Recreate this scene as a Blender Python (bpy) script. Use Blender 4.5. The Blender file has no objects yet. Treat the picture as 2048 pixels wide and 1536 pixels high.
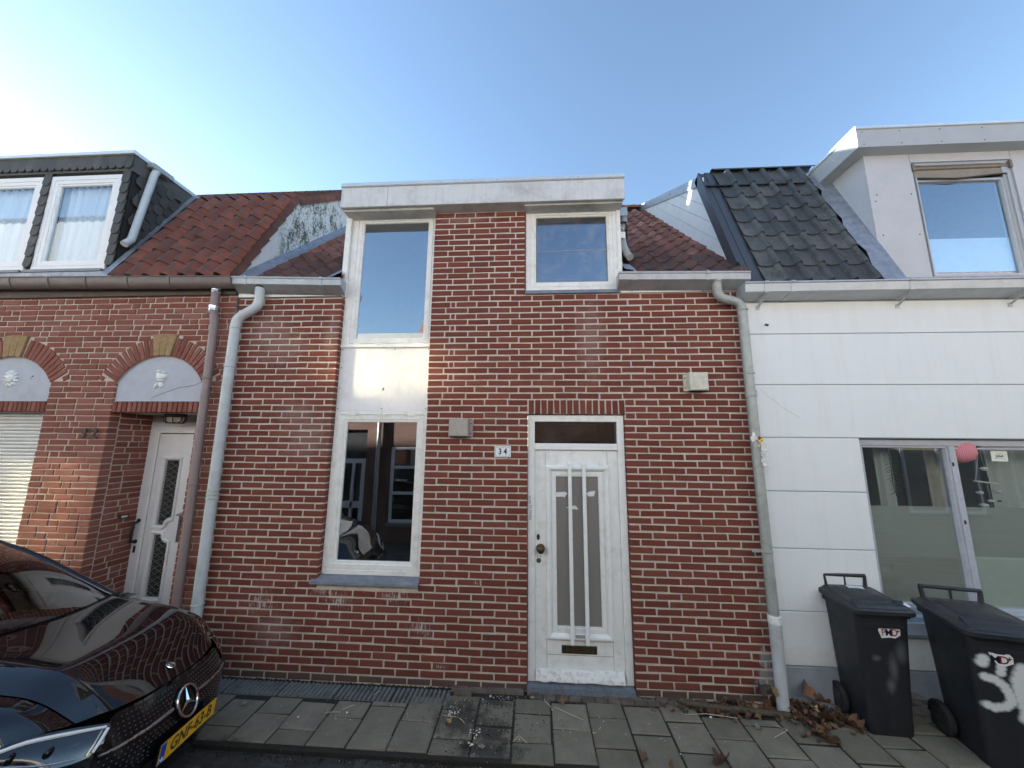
import bpy, math, random
from mathutils import Vector, Matrix, noise as mnoise
R = random.Random(7)
rad = math.radians
sc = bpy.context.scene
COL = sc.collection

# ------------------------------------------------------------------ camera, sky, sun, exposure
cam_d = bpy.data.cameras.new('camera'); cam = bpy.data.objects.new('camera', cam_d); COL.objects.link(cam)
sc.camera = cam
cam_d.sensor_width = 36.0; cam_d.lens = 720.0/2048.0*36.0
cam_d.clip_start = 0.02; cam_d.clip_end = 2000
CP = Vector((0, -3.44533, 2.07672))
rt = Vector((0.998163, 0.059949, 0.008722)).normalized()
fw = Vector((-0.060569, 0.984695, 0.163424)).normalized()
up = rt.cross(fw).normalized()
cam.matrix_world = Matrix(((rt.x, up.x, -fw.x, CP.x), (rt.y, up.y, -fw.y, CP.y), (rt.z, up.z, -fw.z, CP.z), (0, 0, 0, 1)))

SUN_AZ = 69.0      # degrees to the left of straight ahead (+Y)
SUN_EL = 14.5
world = bpy.data.worlds.new('World'); sc.world = world; world.use_nodes = True
wn = world.node_tree; wn.nodes.clear()
sky = wn.nodes.new('ShaderNodeTexSky'); sky.sky_type = 'NISHITA'; sky.sun_disc = False
sky.sun_elevation = rad(SUN_EL); sky.sun_rotation = rad(-SUN_AZ)
sky.air_density = 1.0; sky.dust_density = 0.15; sky.ozone_density = 1.5; sky.altitude = 0
bg = wn.nodes.new('ShaderNodeBackground'); bg.inputs[1].default_value = 0.056
wo = wn.nodes.new('ShaderNodeOutputWorld')
wn.links.new(sky.outputs[0], bg.inputs[0]); wn.links.new(bg.outputs[0], wo.inputs[0])
sun_d = bpy.data.lights.new('sun', 'SUN'); sun_d.energy = 5.0; sun_d.angle = rad(0.53); sun_d.color = (1.0, 0.985, 0.925)
sun = bpy.data.objects.new('sun', sun_d); COL.objects.link(sun)
sdir = Vector((-math.sin(rad(SUN_AZ))*math.cos(rad(SUN_EL)), math.cos(rad(SUN_AZ))*math.cos(rad(SUN_EL)), math.sin(rad(SUN_EL))))
sun.rotation_euler = sdir.to_track_quat('Z', 'Y').to_euler(); sun.location = (-20, 12, 12)
sc.view_settings.view_transform = 'Standard'; sc.view_settings.look = 'None'
sc.view_settings.exposure = 2.88; sc.view_settings.gamma = 1.0
try: sc.view_settings.use_curve_mapping = False
except Exception: pass
sc.render.engine = 'CYCLES'
cy = sc.cycles
cy.max_bounces = 8; cy.diffuse_bounces = 4; cy.glossy_bounces = 4; cy.transmission_bounces = 4; cy.transparent_max_bounces = 8
cy.use_denoising = True; cy.sample_clamp_indirect = 0.0; cy.blur_glossy = 0.0; cy.use_guiding = True; cy.use_surface_guiding = True; cy.use_volume_guiding = False; cy.caustics_reflective = True; cy.caustics_refractive = False
cy.use_adaptive_sampling = True; cy.adaptive_threshold = 0.015

# ------------------------------------------------------------------ material helpers
def new_mat(name):
    m = bpy.data.materials.new(name); m.use_nodes = True
    nt = m.node_tree
    return m, nt, nt.nodes['Principled BSDF']
class G:
    """tiny node-graph helper"""
    def __init__(s, nt): s.nt = nt
    def n(s, t, **kw):
        nd = s.nt.nodes.new(t)
        for k, v in kw.items(): setattr(nd, k, v)
        return nd
    def put(s, sock, v):
        if isinstance(v, bpy.types.NodeSocket): s.nt.links.new(v, sock)
        else:
            if isinstance(v, (tuple, list)) and len(v) == 3 and sock.type == 'RGBA': v = (*v, 1)
            sock.default_value = v
    def math(s, op, a, b=0.0, c=0.0, clamp=False):
        nd = s.n('ShaderNodeMath', operation=op); nd.use_clamp = clamp
        s.put(nd.inputs[0], a); s.put(nd.inputs[1], b); s.put(nd.inputs[2], c); return nd.outputs[0]
    def mix(s, f, a, b, mode='MIX'):
        nd = s.n('ShaderNodeMix', data_type='RGBA', blend_type=mode)
        s.put(nd.inputs[0], f); s.put(nd.inputs[6], a); s.put(nd.inputs[7], b); return nd.outputs[2]
    def pos(s): return s.n('ShaderNodeNewGeometry').outputs['Position']
    def obj(s): return s.n('ShaderNodeTexCoord').outputs['Object']
    def noise(s, vec, scale, detail=4.0, rough=0.55, dist=0.0):
        nd = s.n('ShaderNodeTexNoise'); s.put(nd.inputs['Vector'], vec)
        nd.inputs['Scale'].default_value = scale; nd.inputs['Detail'].default_value = detail
        nd.inputs['Roughness'].default_value = rough; nd.inputs['Distortion'].default_value = dist
        return nd.outputs['Fac']
    def vor(s, vec, scale, feature='F1', out='Distance'):
        nd = s.n('ShaderNodeTexVoronoi', feature=feature); s.put(nd.inputs['Vector'], vec); nd.inputs['Scale'].default_value = scale
        return nd.outputs[out]
    def scalev(s, vec, v):
        nd = s.n('ShaderNodeVectorMath', operation='MULTIPLY'); s.put(nd.inputs[0], vec); nd.inputs[1].default_value = v; return nd.outputs[0]
    def ramp(s, f, lo, hi, a=0.0, b=1.0):
        nd = s.n('ShaderNodeMapRange'); nd.clamp = True
        s.put(nd.inputs[0], f); nd.inputs[1].default_value = lo; nd.inputs[2].default_value = hi
        nd.inputs[3].default_value = a; nd.inputs[4].default_value = b; return nd.outputs[0]
    def xyz(s, vec):
        nd = s.n('ShaderNodeSeparateXYZ'); s.put(nd.inputs[0], vec); return nd.outputs
    def rnd(s):
        o = s.n('ShaderNodeObjectInfo').outputs['Random']
        a = s.n('ShaderNodeAttribute', attribute_name='rnd').outputs['Fac']
        return s.math('FRACT', s.math('ADD', o, a))
    def blob(s, vec, c, r):
        """ellipsoid mask: 1 at centre falling to 0 at radius"""
        nd = s.n('ShaderNodeVectorMath', operation='SUBTRACT'); s.put(nd.inputs[0], vec); nd.inputs[1].default_value = c
        sc_ = s.scalev(nd.outputs[0], (1/r[0], 1/r[1], 1/r[2]))
        ln = s.n('ShaderNodeVectorMath', operation='LENGTH'); s.put(ln.inputs[0], sc_)
        return s.math('SUBTRACT', 1.0, ln.outputs['Value'])
    def blobs(s, vec, lst):
        m = None
        for c, r in lst:
            b = s.blob(vec, c, r); m = b if m is None else s.math('MAXIMUM', m, b)
        return m
    def bump(s, bsdf, h, strength=0.3, dist=0.01):
        nd = s.n('ShaderNodeBump'); nd.inputs['Strength'].default_value = strength; nd.inputs['Distance'].default_value = dist
        s.put(nd.inputs['Height'], h); s.put(bsdf.inputs['Normal'], nd.outputs[0])

def simple(name, col, rough=0.6, metal=0.0, var=0.12, scale=9.0, bump=0.0, bscale=80.0, dirt=None, spec=None, streak=0.0):
    m, nt, b = new_mat(name); g = G(nt); p = g.pos()
    n1 = g.noise(p, scale, 6.0, 0.62)
    c = g.mix(g.ramp(n1, .3, .7), tuple(x*(1-var) for x in col), tuple(min(1, x*(1+var)) for x in col))
    if dirt:
        dcol, amt, dsc = dirt
        d = g.ramp(g.noise(p, dsc, 8.0, 0.7), .5, .72, 0.0, amt)
        c = g.mix(d, c, dcol)
    if streak:
        sv = g.scalev(p, (38, 38, 1.6))
        c = g.mix(g.ramp(g.noise(sv, 1.0, 5.0, .65), .52, .75, 0, streak), c, tuple(x*.55 for x in col))
    g.put(b.inputs['Base Color'], c)
    b.inputs['Metallic'].default_value = metal
    g.put(b.inputs['Roughness'], g.ramp(g.noise(p, scale*2.3, 4.0), .3, .7, max(0.02, rough-.08), min(1, rough+.08)))
    if spec is not None: b.inputs['Specular IOR Level'].default_value = spec
    if bump: g.bump(b, g.noise(p, bscale, 5.0, .7), bump, 0.004)
    return m

def brick_mat(name, dark, mid, light, pale_spots=(), pale=(.33, .21, .19), scratch=(), base_dirt=0.0, grain=.45, grey_spots=(), zdirt=.13):
    m, nt, b = new_mat(name); g = G(nt); p = g.pos(); r = g.rnd()
    c = g.mix(g.ramp(r, 0.0, .5), dark, mid); c = g.mix(g.ramp(r, .5, 1.0), c, light)
    r2 = g.math('FRACT', g.math('MULTIPLY', r, 17.3))
    c = g.mix(g.ramp(r2, .80, 1.0, 0, .38), c, (dark[0]*.62, dark[1]*.72, dark[2]*.8))
    n1 = g.noise(p, 26.0, 6.0, .7)
    c = g.mix(g.ramp(n1, .35, .75, 0, .34), c, tuple(x*.58 for x in dark))
    n2 = g.noise(g.scalev(p, (60, 60, 240)), 1.0, 3.0, .6)
    c = g.mix(g.ramp(n2, .55, .8, 0, .2), c, tuple(min(1, x*1.7) for x in light))
    # lime bloom and pale wash, with a shape of its own
    ln = g.noise(p, 3.2, 7.0, .68)
    c = g.mix(g.ramp(ln, .58, .80, 0, .26), c, pale)
    if pale_spots:
        bl = g.blobs(p, pale_spots)
        f = g.math('ADD', bl, g.math('MULTIPLY', g.math('SUBTRACT', g.noise(p, 13.0, 6.0, .7), .5), 1.9))
        c = g.mix(g.ramp(f, .15, .80, 0, .72), c, pale)
    if scratch:
        bl = g.blobs(p, scratch)
        st = g.noise(g.scalev(p, (85, 85, 16)), 1.0, 7.0, .75)
        f = g.math('ADD', g.math('MULTIPLY', bl, .55), g.math('MULTIPLY', g.math('SUBTRACT', st, .5), 2.2))
        f = g.math('MULTIPLY', g.ramp(f, .42, .62), g.ramp(bl, 0, .12))
        c = g.mix(g.math('MULTIPLY', f, .75), c, (.55, .52, .50))
    if grey_spots:
        bl = g.blobs(p, grey_spots)
        f = g.math('ADD', bl, g.math('MULTIPLY', g.math('SUBTRACT', g.noise(p, 22.0, 5.0, .6), .5), 1.1))
        c = g.mix(g.ramp(f, .2, .42, 0, .92), c, (.25, .26, .26))
    if base_dirt:
        z = g.xyz(p)[2]
        f = g.math('ADD', g.ramp(z, 0.02, zdirt, 1.0, 0.0), g.math('MULTIPLY', g.math('SUBTRACT', g.noise(p, 7.0, 6.0, .7), .5), .8))
        c = g.mix(g.ramp(f, .3, .8, 0, base_dirt), c, (.085, .075, .062))
    # white paint flecks
    v = g.noise(p, 55.0, 2.0, .5)
    c = g.mix(g.ramp(v, .79, .82, 0, .7), c, (.6, .57, .52))
    g.put(b.inputs['Base Color'], c); b.inputs['Roughness'].default_value = .88
    b.inputs['Specular IOR Level'].default_value = .25
    h = g.math('ADD', g.noise(p, 120.0, 5.0, .7), g.noise(p, 30.0, 4.0, .6))
    g.bump(b, h, grain, .004)
    return m

def glass_mat(name, refl=.45, tint=(.80, .86, .84), rough=0.0, dirt=.06, refl_col=(.92, .95, 1.0), wob=.0):
    """flat window pane: coated mirror-like reflection mixed with see-through"""
    m, nt, b = new_mat(name); nt.nodes.remove(b); g = G(nt)
    out = nt.nodes['Material Output']
    gl = g.n('ShaderNodeBsdfGlossy'); gl.inputs['Roughness'].default_value = rough; gl.inputs['Color'].default_value = (*refl_col, 1)
    tr = g.n('ShaderNodeBsdfTransparent'); tr.inputs['Color'].default_value = (*tint, 1)
    lw = g.n('ShaderNodeLayerWeight'); lw.inputs['Blend'].default_value = .5
    f = g.ramp(g.math('POWER', lw.outputs['Facing'], 4.0), 0.0, 1.0, refl, 1.0)       # Schlick-like
    mx = g.n('ShaderNodeMixShader'); g.put(mx.inputs[0], f); nt.links.new(tr.outputs[0], mx.inputs[1]); nt.links.new(gl.outputs[0], mx.inputs[2])
    df = g.n('ShaderNodeBsdfDiffuse'); df.inputs['Color'].default_value = (.55, .54, .5, 1)
    m2 = g.n('ShaderNodeMixShader'); g.put(m2.inputs[0], g.ramp(g.noise(g.pos(), 7.0, 8.0, .75), .45, .8, 0.0, dirt))
    nt.links.new(mx.outputs[0], m2.inputs[1]); nt.links.new(df.outputs[0], m2.inputs[2]); nt.links.new(m2.outputs[0], out.inputs[0])
    if wob:
        bp = g.n('ShaderNodeBump'); bp.inputs['Strength'].default_value = wob; bp.inputs['Distance'].default_value = .02
        g.put(bp.inputs['Height'], g.noise(g.pos(), 1.6, 1.0, .4)); nt.links.new(bp.outputs[0], gl.inputs['Normal'])
    return m

# ------------------------------------------------------------------ mesh helpers
class MB:
    def __init__(s): s.v = []; s.f = []; s.r = []; s.cur = 0.0
    def add(s, vs, fs):
        o = len(s.v); s.v.extend([tuple(x) for x in vs]); s.f.extend([tuple(i+o for i in q) for q in fs]); s.r.extend([s.cur]*len(fs)); return s
    def box(s, x0, x1, y0, y1, z0, z1):
        return s.add([(x0,y0,z0),(x1,y0,z0),(x1,y1,z0),(x0,y1,z0),(x0,y0,z1),(x1,y0,z1),(x1,y1,z1),(x0,y1,z1)],
                     [(0,3,2,1),(4,5,6,7),(0,1,5,4),(1,2,6,5),(2,3,7,6),(3,0,4,7)])
    def prism(s, poly, d0, d1, axes='xz'):
        """poly in two axes, extruded along the third from d0 to d1"""
        n = len(poly)
        def P(a, b, d):
            if axes == 'xz': return (a, d, b)
            if axes == 'yz': return (d, a, b)
            return (a, b, d)
        vs = [P(a, b, d0) for a, b in poly] + [P(a, b, d1) for a, b in poly]
        return s.add(vs, [tuple(range(n)), tuple(range(2*n-1, n-1, -1))] + [(i, (i+1) % n, n+(i+1) % n, n+i)[::-1] for i in range(n)])
    def rings(s, rings, cap0=True, cap1=True, closed=True):
        n = len(rings[0]); vs = [p for r in rings for p in r]; fs = []
        for k in range(len(rings)-1):
            for i in range(n if closed else n-1):
                j = (i+1) % n; fs.append((k*n+i, k*n+j, (k+1)*n+j, (k+1)*n+i))
        if closed and cap0: fs.append(tuple(range(n-1, -1, -1)))
        if closed and cap1: fs.append(tuple((len(rings)-1)*n+i for i in range(n)))
        return s.add(vs, fs)
    def tube(s, pts, r, n=12, caps=True):
        pts = [Vector(p) for p in pts]; rs = r if isinstance(r, (list, tuple)) else [r]*len(pts)
        rings = []; ref = None
        for i, p in enumerate(pts):
            a = pts[max(0, i-1)]; b = pts[min(len(pts)-1, i+1)]; t = (b-a).normalized()
            if ref is None: ref = Vector((1, 0, 0)) if abs(t.x) < .8 else Vector((0, 1, 0))
            u = (ref - t*ref.dot(t)).normalized(); ref = u; w = t.cross(u)
            rings.append([p + (u*math.cos(2*math.pi*k/n) + w*math.sin(2*math.pi*k/n))*rs[i] for k in range(n)])
        return s.rings(rings, caps, caps)
    def sweep_rect(s, x0, x1, z0, z1, prof, y=0.0):
        """profile [(inset, dy)] carried round a rectangle in the xz plane"""
        rings = []
        for ins, dy in prof:
            rings.append([(x0+ins, y+dy, z0+ins), (x1-ins, y+dy, z0+ins), (x1-ins, y+dy, z1-ins), (x0+ins, y+dy, z1-ins)])
        n = 4; vs = [p for r in rings for p in r]; fs = []
        m = len(rings)
        for k in range(m):
            for i in range(n):
                j = (i+1) % n; k2 = (k+1) % m
                fs.append((k*n+i, k*n+j, k2*n+j, k2*n+i))
        return s.add(vs, fs)
    def grid(s, rows):
        nr, nc = len(rows), len(rows[0]); vs = [p for r in rows for p in r]
        return s.add(vs, [(i*nc+j, i*nc+j+1, (i+1)*nc+j+1, (i+1)*nc+j) for i in range(nr-1) for j in range(nc-1)])
    def lathe(s, prof, c, axis='y', n=20):
        """prof [(r, d)] turned about an axis through c"""
        rings = []
        for r, d in prof:
            ring = []
            for k in range(n):
                a = 2*math.pi*k/n; u, w = r*math.cos(a), r*math.sin(a)
                ring.append((c[0]+u, c[1]+d, c[2]+w) if axis == 'y' else ((c[0]+d, c[1]+u, c[2]+w) if axis == 'x' else (c[0]+u, c[1]+w, c[2]+d)))
            rings.append(ring)
        return s.rings(rings)
    def cbox(s, x0, x1, y0, y1, z0, z1, c=.004, jit=0.0, rg=None):
        """box with a chamfered, slightly uneven front (-y) face, open at the back"""
        j = (lambda: (rg.random()-.5)*jit) if jit else (lambda: 0.0)
        fr = [(x0+c+j(), y0+j()*.5, z0+c+j()), (x1-c+j(), y0+j()*.5, z0+c+j()), (x1-c+j(), y0+j()*.5, z1-c+j()), (x0+c+j(), y0+j()*.5, z1-c+j())]
        md = [(x0+j(), y0+c, z0+j()), (x1+j(), y0+c, z0+j()), (x1+j(), y0+c, z1+j()), (x0+j(), y0+c, z1+j())]
        bk = [(x0, y1, z0), (x1, y1, z0), (x1, y1, z1), (x0, y1, z1)]
        fs = [(0, 1, 2, 3)]
        for a in (0, 4):
            for i in range(4):
                k = (i+1) % 4; fs.append((a+i, a+4+i, a+4+k, a+k))
        return s.add(fr+md+bk, fs)
    def data(s, name, mat, smooth=False, rnd=False, fix=True):
        me = bpy.data.meshes.new(name); me.from_pydata(s.v, [], s.f)
        if mat: me.materials.append(mat)
        if fix:
            import bmesh
            bm = bmesh.new(); bm.from_mesh(me); bmesh.ops.recalc_face_normals(bm, faces=bm.faces); bm.to_mesh(me); bm.free()
        if smooth:
            me.shade_smooth()
            if smooth != 'all': me.set_sharp_from_angle(angle=rad(38 if smooth is True else smooth))
        if rnd:
            at = me.attributes.new('rnd', 'FLOAT', 'FACE'); at.data.foreach_set('value', s.r)
        me.update(); return me
    def obj(s, name, mat, parent=None, smooth=False, rnd=False, world=True, label=None, fix=True):
        return place(name, s.data(name, mat, smooth, rnd, fix), parent, world, label)

def wloc(o):
    v = Vector((0, 0, 0))
    while o is not None: v += Vector(o.location); o = o.parent
    return v
def place(name, me, parent=None, world=True, label=None, loc=None, rot=None, scale=None):
    """link a mesh; with world=True its coordinates (or loc) are world ones, its ancestors being unrotated"""
    o = bpy.data.objects.new(name, me); COL.objects.link(o)
    base = Vector(loc) if loc is not None else Vector((0, 0, 0))
    if parent is not None:
        o.parent = parent
        if world: base = base - wloc(parent)
    o.location = base
    if rot is not None: o.rotation_euler = rot
    if scale is not None: o.scale = scale
    if label: o['label'] = label
    return o
def thing(name, label, cat, loc=(0, 0, 0), rot=None, group=None):
    o = bpy.data.objects.new(name, None); COL.objects.link(o); o.location = loc; o.empty_display_size = .1
    if rot is not None: o.rotation_euler = rot
    o['label'] = label; o['category'] = cat
    if group: o['group'] = group
    return o
def tag(o, label, cat, group=None):
    o['label'] = label; o['category'] = cat
    if group: o['group'] = group
    return o
def text_data(name, txt, size, depth, mat, shear=0.0, bold=0.0, sx=1.0, spacing=1.0):
    cu = bpy.data.curves.new(name, 'FONT'); cu.body = txt; cu.size = size; cu.extrude = depth; cu.align_x = 'CENTER'; cu.align_y = 'CENTER'
    cu.offset = bold; cu.shear = shear; cu.resolution_u = 4; cu.space_character = spacing
    to = bpy.data.objects.new(name, cu); COL.objects.link(to)
    dg = bpy.context.evaluated_depsgraph_get(); dg.update()
    me = bpy.data.meshes.new_from_object(to.evaluated_get(dg)); me.name = name
    bpy.data.objects.remove(to); bpy.data.curves.remove(cu)
    for v in me.vertices: v.co = (v.co.x*sx, -v.co.z, v.co.y)      # stand it up in the xz plane, facing -y
    me.materials.clear(); me.materials.append(mat); me.update()
    return me

def px_area(pts):
    """rough size in the picture (2048 px wide frame) of a set of world points; 0 when out of view"""
    us = []; 
    for p in pts:
        d = Vector(p)-CP; z = d.dot(fw)
        if z < .05: return 0
        us.append((1024+720*d.dot(rt)/z, 768-720*d.dot(up)/z))
    x0 = min(u for u, _ in us); x1 = max(u for u, _ in us); y0 = min(v for _, v in us); y1 = max(v for _, v in us)
    if x1 < 0 or x0 > 2048 or y1 < 0 or y0 > 1536: return 0
    return (min(x1, 2048)-max(x0, 0))*(min(y1, 1536)-max(y0, 0))

def sub_interval(iv, a, b, gap=.0):
    out = []
    for x0, x1 in iv:
        if b <= x0 or a >= x1: out.append((x0, x1)); continue
        if a-x0 > .025: out.append((x0, a-gap))
        if x1-b > .025: out.append((b+gap, x1))
    return out

BRICK_VAR = {}
def brick_meshes(key, mat, h, n=7, chamf=.004, jit=.004):
    if key not in BRICK_VAR:
        rg = random.Random(hash(key) % 1000 + 3); L = []
        for i in range(n):
            b = MB(); b.cbox(-.1, .1, 0, .09, -h/2, h/2, chamf, jit*1.3, rg); L.append(b.data('brick', mat))
        BRICK_VAR[key] = (L, h)
    return BRICK_VAR[key]
def lay_bricks(specs, key, mat, parent, h, limit, stuff_name='brick_courses'):
    """specs: (centre, length, rot_y, rot_z, facing). The largest `limit` become parts, the others one stuff part"""
    meshes, h = brick_meshes(key, mat, h)
    rg = random.Random(11)
    items = []
    for (c, L, ry, rz, hh) in specs:
        M = Matrix.Translation(c) @ Matrix.Rotation(rz, 4, 'Z') @ Matrix.Rotation(ry, 4, 'Y')
        a = px_area([M @ Vector((sx*L/2, 0, sz*hh/2)) for sx in (-1, 1) for sz in (-1, 1)])
        items.append((a, c, L, ry, rz, hh, M))
    items.sort(key=lambda t: -t[0])
    for k, (a, c, L, ry, rz, hh, M) in enumerate(items[:limit]):
        if a <= 0: break
        place('brick', rg.choice(meshes), parent, loc=c + Vector((0, (rg.random()-.5)*.003, 0)), rot=(0, ry + (rg.random()-.5)*.012, rz), scale=(L/.2, 1, hh/h))
    b = MB()
    for (a, c, L, ry, rz, hh, M) in items[limit:]:
        b.cur = rg.random(); t = MB(); t.cbox(-L/2, L/2, 0, .09, -hh/2, hh/2, .004, .004, rg)
        b.add([M @ Vector(v) for v in t.v], t.f)
    if b.v:
        o = b.obj(stuff_name, mat, parent, rnd=True); o['kind'] = 'stuff'

def wall_holes(mb, x0, x1, z0, z1, holes, y0, y1):
    """slab from y0 (front) to y1 with rectangular holes, outer faces only"""
    xs = sorted(set([x0, x1] + [min(max(v, x0), x1) for h in holes for v in h[:2]])); zs = sorted(set([z0, z1] + [min(max(v, z0), z1) for h in holes for v in h[2:]]))
    def solid(i, j):
        if i < 0 or j < 0 or i >= len(xs)-1 or j >= len(zs)-1: return False
        cx, cz = (xs[i]+xs[i+1])/2, (zs[j]+zs[j+1])/2
        return not any(a < cx < b and c < cz < d for a, b, c, d in holes)
    for i in range(len(xs)-1):
        for j in range(len(zs)-1):
            if not solid(i, j): continue
            a, b, c, d = xs[i], xs[i+1], zs[j], zs[j+1]
            mb.add([(a,y0,c),(b,y0,c),(b,y0,d),(a,y0,d)], [(0,1,2,3)]); mb.add([(a,y1,c),(b,y1,c),(b,y1,d),(a,y1,d)], [(3,2,1,0)])
            if not solid(i-1, j): mb.add([(a,y0,c),(a,y1,c),(a,y1,d),(a,y0,d)], [(3,2,1,0)])
            if not solid(i+1, j): mb.add([(b,y0,c),(b,y1,c),(b,y1,d),(b,y0,d)], [(0,1,2,3)])
            if not solid(i, j-1): mb.add([(a,y0,c),(b,y0,c),(b,y1,c),(a,y1,c)], [(3,2,1,0)])
            if not solid(i, j+1): mb.add([(a,y0,d),(b,y0,d),(b,y1,d),(a,y1,d)], [(0,1,2,3)])

# ------------------------------------------------------------------ materials
PALE34 = [((-2.22, 0, 2.12), (.36, .4, .34)), ((-2.35, 0, 2.35), (.3, .4, .2)), ((-2.08, 0, 3.15), (.10, .4, .35)), ((-2.75, 0, 3.2), (.3, .4, .35)),
          ((-2.6, 0, 3.05), (.4, .4, .3)), ((.55, 0, 3.1), (.20, .4, .6)), ((-2.35, 0, .38), (.30, .4, .22)), ((-.7, 0, 4.42), (.4, .4, .08)), ((1.98, 0, .75), (.12, .3, .4))]
SCR34 = [((-1.78, 0, .66), (.30, .4, .16)), ((-1.95, 0, .74), (.25, .4, .12)), ((-1.25, 0, .70), (.32, .4, .14)), ((-.52, 0, .84), (.1, .4, .05)), ((-.8, 0, .16), (.13, .4, .04)), ((-1.0, 0, .45), (.25, .4, .15)), ((-2.5, 0, .62), (.3, .3, .2))]
GREY34 = [((1.96, 0, .17), (.17, .4, .15)), ((1.92, 0, .33), (.07, .4, .12))]
M_BR34 = brick_mat('red_brick', (.150, .044, .030), (.178, .054, .036), (.205, .066, .045), PALE34, (.25, .145, .125), SCR34, .75, .4, GREY34)
M_BR32 = brick_mat('pink_brick', (.20, .068, .048), (.245, .092, .068), (.29, .122, .094), (), (.36, .23, .20), (), .4, .6)
M_SAND = simple('yellow_sandstone', (.30, .20, .095), .9, var=.25, scale=30, bump=.4)
M_MORT34 = simple('beige_mortar', (.55, .485, .425), .95, var=.14, scale=14, bump=.6, bscale=140, dirt=((.28, .25, .21), .45, 5.0))
M_MORT32 = simple('pale_mortar', (.52, .44, .375), .95, var=.14, scale=14, bump=.5, bscale=140)
M_WHITE = simple('weathered_white_paint', (.80, .82, .80), .5, var=.03, scale=18, bump=.12, bscale=60, dirt=((.38, .36, .30), .34, 11.0), streak=.14)
M_WHITE2 = simple('aged_white_frame', (.79, .79, .75), .5, var=.04, scale=14, bump=.1, bscale=60, dirt=((.36, .33, .23), .36, 13.0), streak=.12)
M_PANEL = simple('white_infill_board', (.76, .77, .77), .55, var=.03, scale=8, bump=.05, dirt=((.5, .49, .46), .35, 6.0), streak=.12)
M_FASCIA = simple('fascia_board', (.60, .61, .60), .6, var=.05, scale=6, bump=.05, dirt=((.20, .20, .18), .55, 3.4), streak=.42)
M_SOFFIT = simple('soffit_board', (.50, .49, .45), .7, var=.08, dirt=((.16, .15, .12), .5, 6.0))
M_ALU = simple('aluminium_trim', (.66, .70, .71), .35, metal=.5, var=.05)
M_ZINC = simple('zinc', (.42, .44, .45), .45, metal=.55, var=.12, scale=7, dirt=((.22, .21, .19), .45, 8.0), streak=.2)
M_ZINCPIPE = simple('grey_pvc_pipe', (.50, .54, .55), .5, var=.06, scale=9, dirt=((.26, .25, .23), .4, 6.0), streak=.25)
M_OLDPIPE = simple('worn_zinc_pipe', (.38, .40, .38), .55, metal=.25, var=.14, scale=14, dirt=((.20, .20, .16), .5, 8.0), streak=.3)
M_LEAD = simple('lead_flashing', (.27, .30, .35), .5, metal=.35, var=.25, scale=16, bump=.35, bscale=30, dirt=((.45, .46, .46), .4, 9.0))
M_SILL = simple('dark_grey_sill', (.17, .19, .22), .5, var=.15, scale=20, bump=.1, dirt=((.36, .37, .36), .45, 9.0))
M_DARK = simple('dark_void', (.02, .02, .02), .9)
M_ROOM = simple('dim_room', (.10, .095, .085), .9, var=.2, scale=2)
M_WHITEROOM = simple('pale_room_wall', (.62, .64, .68), .9, var=.05)
M_BRASS = simple('tarnished_brass', (.075, .055, .030), .45, metal=.7, var=.4, scale=40)
M_IRON = simple('black_iron', (.025, .025, .025), .5, var=.2)
M_GALV = simple('galvanised_steel', (.55, .57, .56), .45, metal=.5, var=.12, scale=30, dirt=((.24, .2, .15), .5, 20.0))
M_GALV2 = simple('cream_vent_cover', (.58, .56, .47), .55, var=.14, scale=24, dirt=((.26, .25, .18), .5, 25.0))
M_INK = simple('navy_ink', (.012, .016, .045), .4)
M_ENAMEL = simple('white_enamel', (.80, .84, .86), .2, var=.02)
M_FROST = None
M_PANE = glass_mat('window_glass', .42, (.75, .82, .80), dirt=.10)
M_PANE_LOW = glass_mat('ground_floor_glass', .30, (.55, .60, .57), dirt=.05, wob=.05)
M_PANE_UP = glass_mat('upper_floor_glass', .48, (.6, .66, .68), dirt=.10, refl_col=(.86, .93, 1.0))
M_PANE_OPP = glass_mat('coated_glass_opposite', .34, (.5, .5, .5), rough=.07, refl_col=(1.0, .86, .56), dirt=.0, wob=.0)  # gold reflection tint put in to warm the sun patches it throws

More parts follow.
